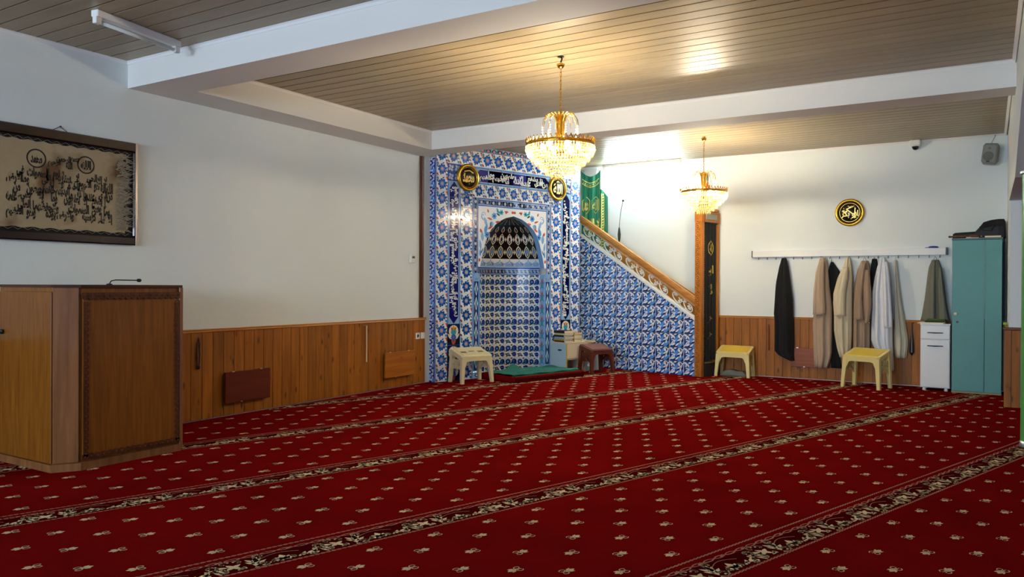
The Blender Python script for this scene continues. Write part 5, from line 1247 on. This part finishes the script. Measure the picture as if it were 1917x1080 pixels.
coat('small', 'small black garment behind the tan and white robes', 'jacket', 'jacket', '#0a0a0c', YB-.022, .022, 2, 8, amp=.006)
coat('off', 'off-white robe showing at the right of the white robe', 'robe', 'robe', '#c4bda6', YB-.030, .08, 3, 9)
coat('white', 'bright white long robe with wide sleeve', 'robe', 'robe', '#d9dbe0', YC, .11, 3.5, 10, ('white_s',))
coat('grey', 'grey-green jacket hanging beside the teal wardrobe', 'jacket', 'jacket', '#6f6f60', YB-.030, .10, 3, 12, ('grey_s',))
t = thing('shadow_shape', 'dark tapered shadow shape with pale strip beside the off-white robe', 'shadow_shape', (-.868, YB-.05, .42))  # dark shadowy spot beside the robe, given a solid tapered shape
MB().lathe([(.006, 0), (.030, .04), (.024, .16), (.010, .30), (.006, .38)], 10).build('canopy', BLACK, t); MB().tube([(0, 0, .36), (0, 0, .43), (.012, 0, .45), (.024, 0, .435)], .006, 6).build('handle', BLACK, t); MB().tube([(.012, 0, .02), (.014, 0, .10)], .008, 6).build('pale_strap', PLAST, t)  # canopy and handle are only the body and top of that dark shape
t = thing('cap', 'small blue cap lying on the right end of the coat rail', 'cap', (-.62, YB-.035, 1.875))
MB().lathe([(.030, 0), (.062, .003), (.060, .012), (.045, .022), (.004, .026)], 14).build('crown', mat('blue_cloth', '#1c3f9c', .8), t, smooth=True); MB().box(-.10, -.02, .0, -.05, .02, .008, c=.003).build('brim', mat('blue_cloth', '#1c3f9c', .8), t)

# ---------------------------------------------------------------- white cabinet and teal wardrobe
wc = thing('bathroom_cabinet', 'narrow white cabinet with one drawer and one door beside the wardrobe', 'cabinet', (-.742, 11.47, 0))
CABW = mat('cabinet_white', '#dfe0dd', .3); CHR = mat('dark_chrome', '#2c2f3a', .2, .9)
MB().box(0, .018, .04, .340, .36, .855).build('carcass', CABW, wc); MB().box(-.006, 0, .855, .346, .36, .873, c=.004).build('top_board', CABW, wc)
def pull(parent, z): 
    MB().tube([(.085, .0, z), (.095, -.022, z+.002), (.17, -.028, z), (.245, -.022, z+.002), (.255, .0, z)], [.008, .006, .008, .006, .008], 6).build('handle', CHR, parent)
dr = MB().box(.004, 0, .672, .336, .018, .850, c=.006).build('drawer', CABW, wc); pull(dr, .755)
MB().box(.03, -.002, .695, .31, 0, .83, c=.001).build('drawer_field', CABW, dr)
do = MB().box(.004, 0, .046, .336, .018, .666, c=.006).build('door', CABW, wc); pull(do, .585)
MB().box(.03, -.002, .075, .31, 0, .64, c=.001).build('door_field', CABW, do)
for x in (.045, .295):
    for y in (.05, .31): MB().lathe([(.020, 0), (.024, .012), (.016, .040)], 10, (x, y, 0)).build('foot', PLAST, wc)
t = thing('folded_cloth', 'dark green folded cloth on top of the white cabinet', 'cloth', (-.70, 11.52, .889))
MB().box(0, 0, .0, .25, .16, .020, c=.008).build('lower_fold', mat('olive_cloth', '#3c4a22', .9), t); MB().box(.02, .005, .020, .24, .15, .042, c=.009).build('upper_fold', mat('olive_cloth2', '#4c5c2c', .9), t)
t = thing('papers', 'thin stack of pale papers on top of the white cabinet', 'papers', (-.78, 11.49, .8735))
MB().box(0, 0, 0, .30, .20, .008).build('lower_sheets', PAGE, t); MB().box(.02, .006, .008, .32, .21, .015).build('upper_sheets', mat('paper_white', '#d8d6cc', .8), t)
wd = thing('wardrobe', 'tall teal wardrobe with a wide and a narrow door in the right corner', 'wardrobe', (-.385, 11.45, 0))
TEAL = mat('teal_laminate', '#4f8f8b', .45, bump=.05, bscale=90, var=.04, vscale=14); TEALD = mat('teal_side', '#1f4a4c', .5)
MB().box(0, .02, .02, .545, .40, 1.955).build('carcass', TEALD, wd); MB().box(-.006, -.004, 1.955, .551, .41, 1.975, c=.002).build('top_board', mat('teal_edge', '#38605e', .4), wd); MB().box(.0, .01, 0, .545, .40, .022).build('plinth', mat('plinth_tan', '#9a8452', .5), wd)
d1 = MB().box(.002, 0, .024, .356, .018, 1.950, c=.003).build('door', TEAL, wd); d2 = MB().box(.360, 0, .024, .543, .018, 1.950, c=.003).build('door', TEAL, wd)
MB().box(.357, -.003, .95, .3595, .004, 1.94).build('edge_strip', mat('pale_strip', '#bcd6cc', .4), wd)
MB().lathe([(.007, 0), (.007, .018), (.018, .022), (.019, .034), (.004, .038)], 12).xf(Matrix.Rotation(R(90), 4, 'X')).build('knob', mat('ivory_knob', '#d8cfb0', .35), d1, (.042, 0, 1.01))
MB().lathe([(.015, -.0), (.015, .003), (.008, .003)], 12).xf(Matrix.Rotation(R(90), 4, 'X')).build('lock', BLACK, d1, (.062, 0, .905))
# on top of the wardrobe
bg_ = thing('bag', 'large black bag slumped on top of the wardrobe', 'bag', (-.385, 11.47, 1.9755))
B = MB(); rings = []
for x, h, y0, y1 in ((.0, .06, .06, .30), (.03, .075, .05, .32), (.25, .085, .04, .33), (.29, .13, .03, .34), (.34, .20, .03, .35), (.42, .225, .03, .35), (.50, .235, .03, .35), (.56, .235, .04, .34), (.578, .20, .06, .32), (.582, .05, .08, .30)):
    rings.append([(x, y0, 0), (x, y0-.004, h*.6), (x, y0+.04, h), (x, y1-.04, h), (x, y1, h*.6), (x, y1, 0)])
B.loft(rings); B.build('body', mat('black_nylon', '#070708', .6), bg_, smooth=False); MB().tube([(.30, .04, .14), (.34, -.01, .10), (.42, -.012, .09), (.47, .025, .17)], .008, 6).build('strap', BLACK, bg_)
t = thing('wooden_rod', 'carved brown wooden rod lying on the wardrobe, jutting out to the left', 'rod', (-.43, 11.462, 1.9755))
MB().lathe([(.010, 0), (.014, .01), (.009, .05), (.015, .08), (.010, .11), (.015, .16), (.010, .22), (.017, .26), (.018, .32), (.010, .35)], 10).xf(Matrix.Rotation(R(90), 4, 'Y')).build('turned_shaft', wood('rod_wood', '#7a4320', '#4f2710', 'X', .45, 0, 9, 0), t, (0, 0, .020)); MB().tube([(.355, 0, .02), (.37, 0, .018)], .008, 6).build('tip', mat('tan_tip', '#b89460', .5), t)
t = thing('book', 'thin tan book lying on the front right of the wardrobe top', 'book', (-.03, 11.453, 1.9755)); MB().box(0, 0, 0, .175, .012, .003).box(0, 0, .020, .175, .012, .023).box(0, 0, .003, .003, .012, .020).build('cover', COVS[5], t); MB().box(.003, .002, .003, .173, .011, .020).build('page_block', PAGE, t)
t = thing('notebook', 'pale thin notebook lying under the wooden rod on the wardrobe', 'notebook', (-.235, 11.452, 1.9755)); MB().box(0, 0, 0, .14, .0085, .003).box(0, 0, .009, .14, .0085, .011).build('cover', COVS[2], t); MB().box(.003, .001, .003, .138, .008, .009).build('page_block', PAGE, t)
t = thing('dark_cloth', 'dark coat hanging in the gap between wardrobe and right partition', 'coat', (.178, 11.50, 0)); MB().loft([[(x, y, z_) for x, y in ((-.012, 0), (.014, 0), (.014, .30), (-.012, .30))] for z_ in (.93, 1.3, 1.7, 1.92)]).build('body', mat('dark_teal_cloth', '#0c1f24', .9), t); MB().box(-.004, .02, 1.92, .008, .28, 1.965, c=.002).build('shoulder', mat('dark_teal_cloth', '#0c1f24', .9), t)
t = thing('sponge', 'small lime green packet on the wainscot ledge beside the wardrobe', 'packet', (.165, 10.95, .9005)); MB().box(0, 0, 0, .045, .09, .028, c=.006).build('body', mat('lime', '#7fae2a', .6), t); MB().box(.004, .02, .028, .041, .07, .030).build('printed_top', mat('lime2', '#b3cf5a', .6), t)

# ---------------------------------------------------------------- small things on the back wall and below
t = thing('dome_camera', 'small white dome security camera at the ceiling edge of the back wall', 'camera', (-.905, YB-.001, HC-.105))
MB().box(0, -.11, .03, .125, 0, .105, c=.010).build('housing', PLAST, t); MB().lathe([(.004, -.052), (.025, -.045), (.040, -.022), (.044, 0)], 16).build('dark_dome', mat('dark_dome', '#0d0f16', .1), t, (.062, -.058, .022), smooth=True); MB().lathe([(.050, 0), (.055, .008), (.050, .018)], 18).build('collar', PLAST, t, (.062, -.058, .018))
sp_ = thing('loudspeaker', 'grey wall loudspeaker in the upper right corner', 'speaker', (.02, YB-.14, 2.925), R(-14))
GRY = mat('speaker_grey', '#7f8077', .5)
B = MB(); rings = []
for y, k in ((-.10, .80), (-.085, .97), (-.04, 1.0), (.05, .86), (.085, .62)):
    rings.append([(.088*k*a, y, .135+.135*k*b) for a, b in ((-.75, -1), (.75, -1), (1, -.75), (1, .75), (.75, 1), (-.75, 1), (-1, .75), (-1, -.75))])
B.loft(rings); B.xf(Matrix.Rotation(R(7), 4, 'Y')).build('cabinet', GRY, sp_)
MB().lathe([(.060, 0), (.060, .004), (.052, .006), (.01, .002)], 22).xf(Matrix.Rotation(R(90), 4, 'X')).build('woofer_grille', mat('grille_dark', '#62635b', .6), sp_, (.005, -.100, .10)); MB().lathe([(.014, 0), (.014, .004), (.004, .004)], 14).xf(Matrix.Rotation(R(90), 4, 'X')).build('tweeter', mat('grille_dark', '#62635b', .6), sp_, (.02, -.100, .20))
MB().box(-.018, -.104, .025, .018, -.100, .050).build('badge', BLACK, sp_); MB().box(-.02, .08, .10, .02, .15, .17, c=.004).build('bracket', GRY, sp_)
MB().tube([(.0, .04, .27), (.02, .08, .34), (.035, .11, .39), (.02, .13, .40)], .003, 5).build('cable', BLACK, sp_)
gb = thing('cushion', 'grey soft cushion pushed under the yellow stand beside the pulpit', 'cushion', (-3.24, 11.70, 0))
B = MB(); rings = []
for x, h in ((-.20, .01), (-.17, .05), (-.11, .085), (-.04, .10), (.03, .08), (.07, .072), (.12, .082), (.17, .06), (.20, .012)): rings.append([(x, -.09*(.4+h*6), 0), (x, -.085*(.4+h*6), h*.6), (x, -.03, h), (x, .05, h), (x, .10, h*.5), (x, .10, 0)])
B.loft(rings).build('body', mat('grey_plush', '#6c6f66', .95, bump=.3, bscale=150), gb, smooth=True); MB().tube([(-.2, -.03, .008), (0, -.10, .01), (.2, -.03, .008)], .004, 5).build('seam', mat('grey_seam', '#4c4f48', .9), gb)

# green round column at the right edge
gc = thing('column', 'bright green round column with steel foot at the right edge', 'column', (.345, 7.87, 0))
MB().lathe([(.098, .055), (.098, 2.31)], 28, cap=False).build('shaft', mat('green_enamel', '#4f9a4c', .35, var=.05, vscale=2), gc, smooth=True)
MB().lathe([(.112, 0), (.112, .012), (.104, .030), (.099, .056)], 28).build('steel_foot', STEEL, gc, smooth=True); MB().lathe([(.099, 2.30), (.115, 2.31), (.115, 2.329)], 28).build('collar', STEEL, gc)
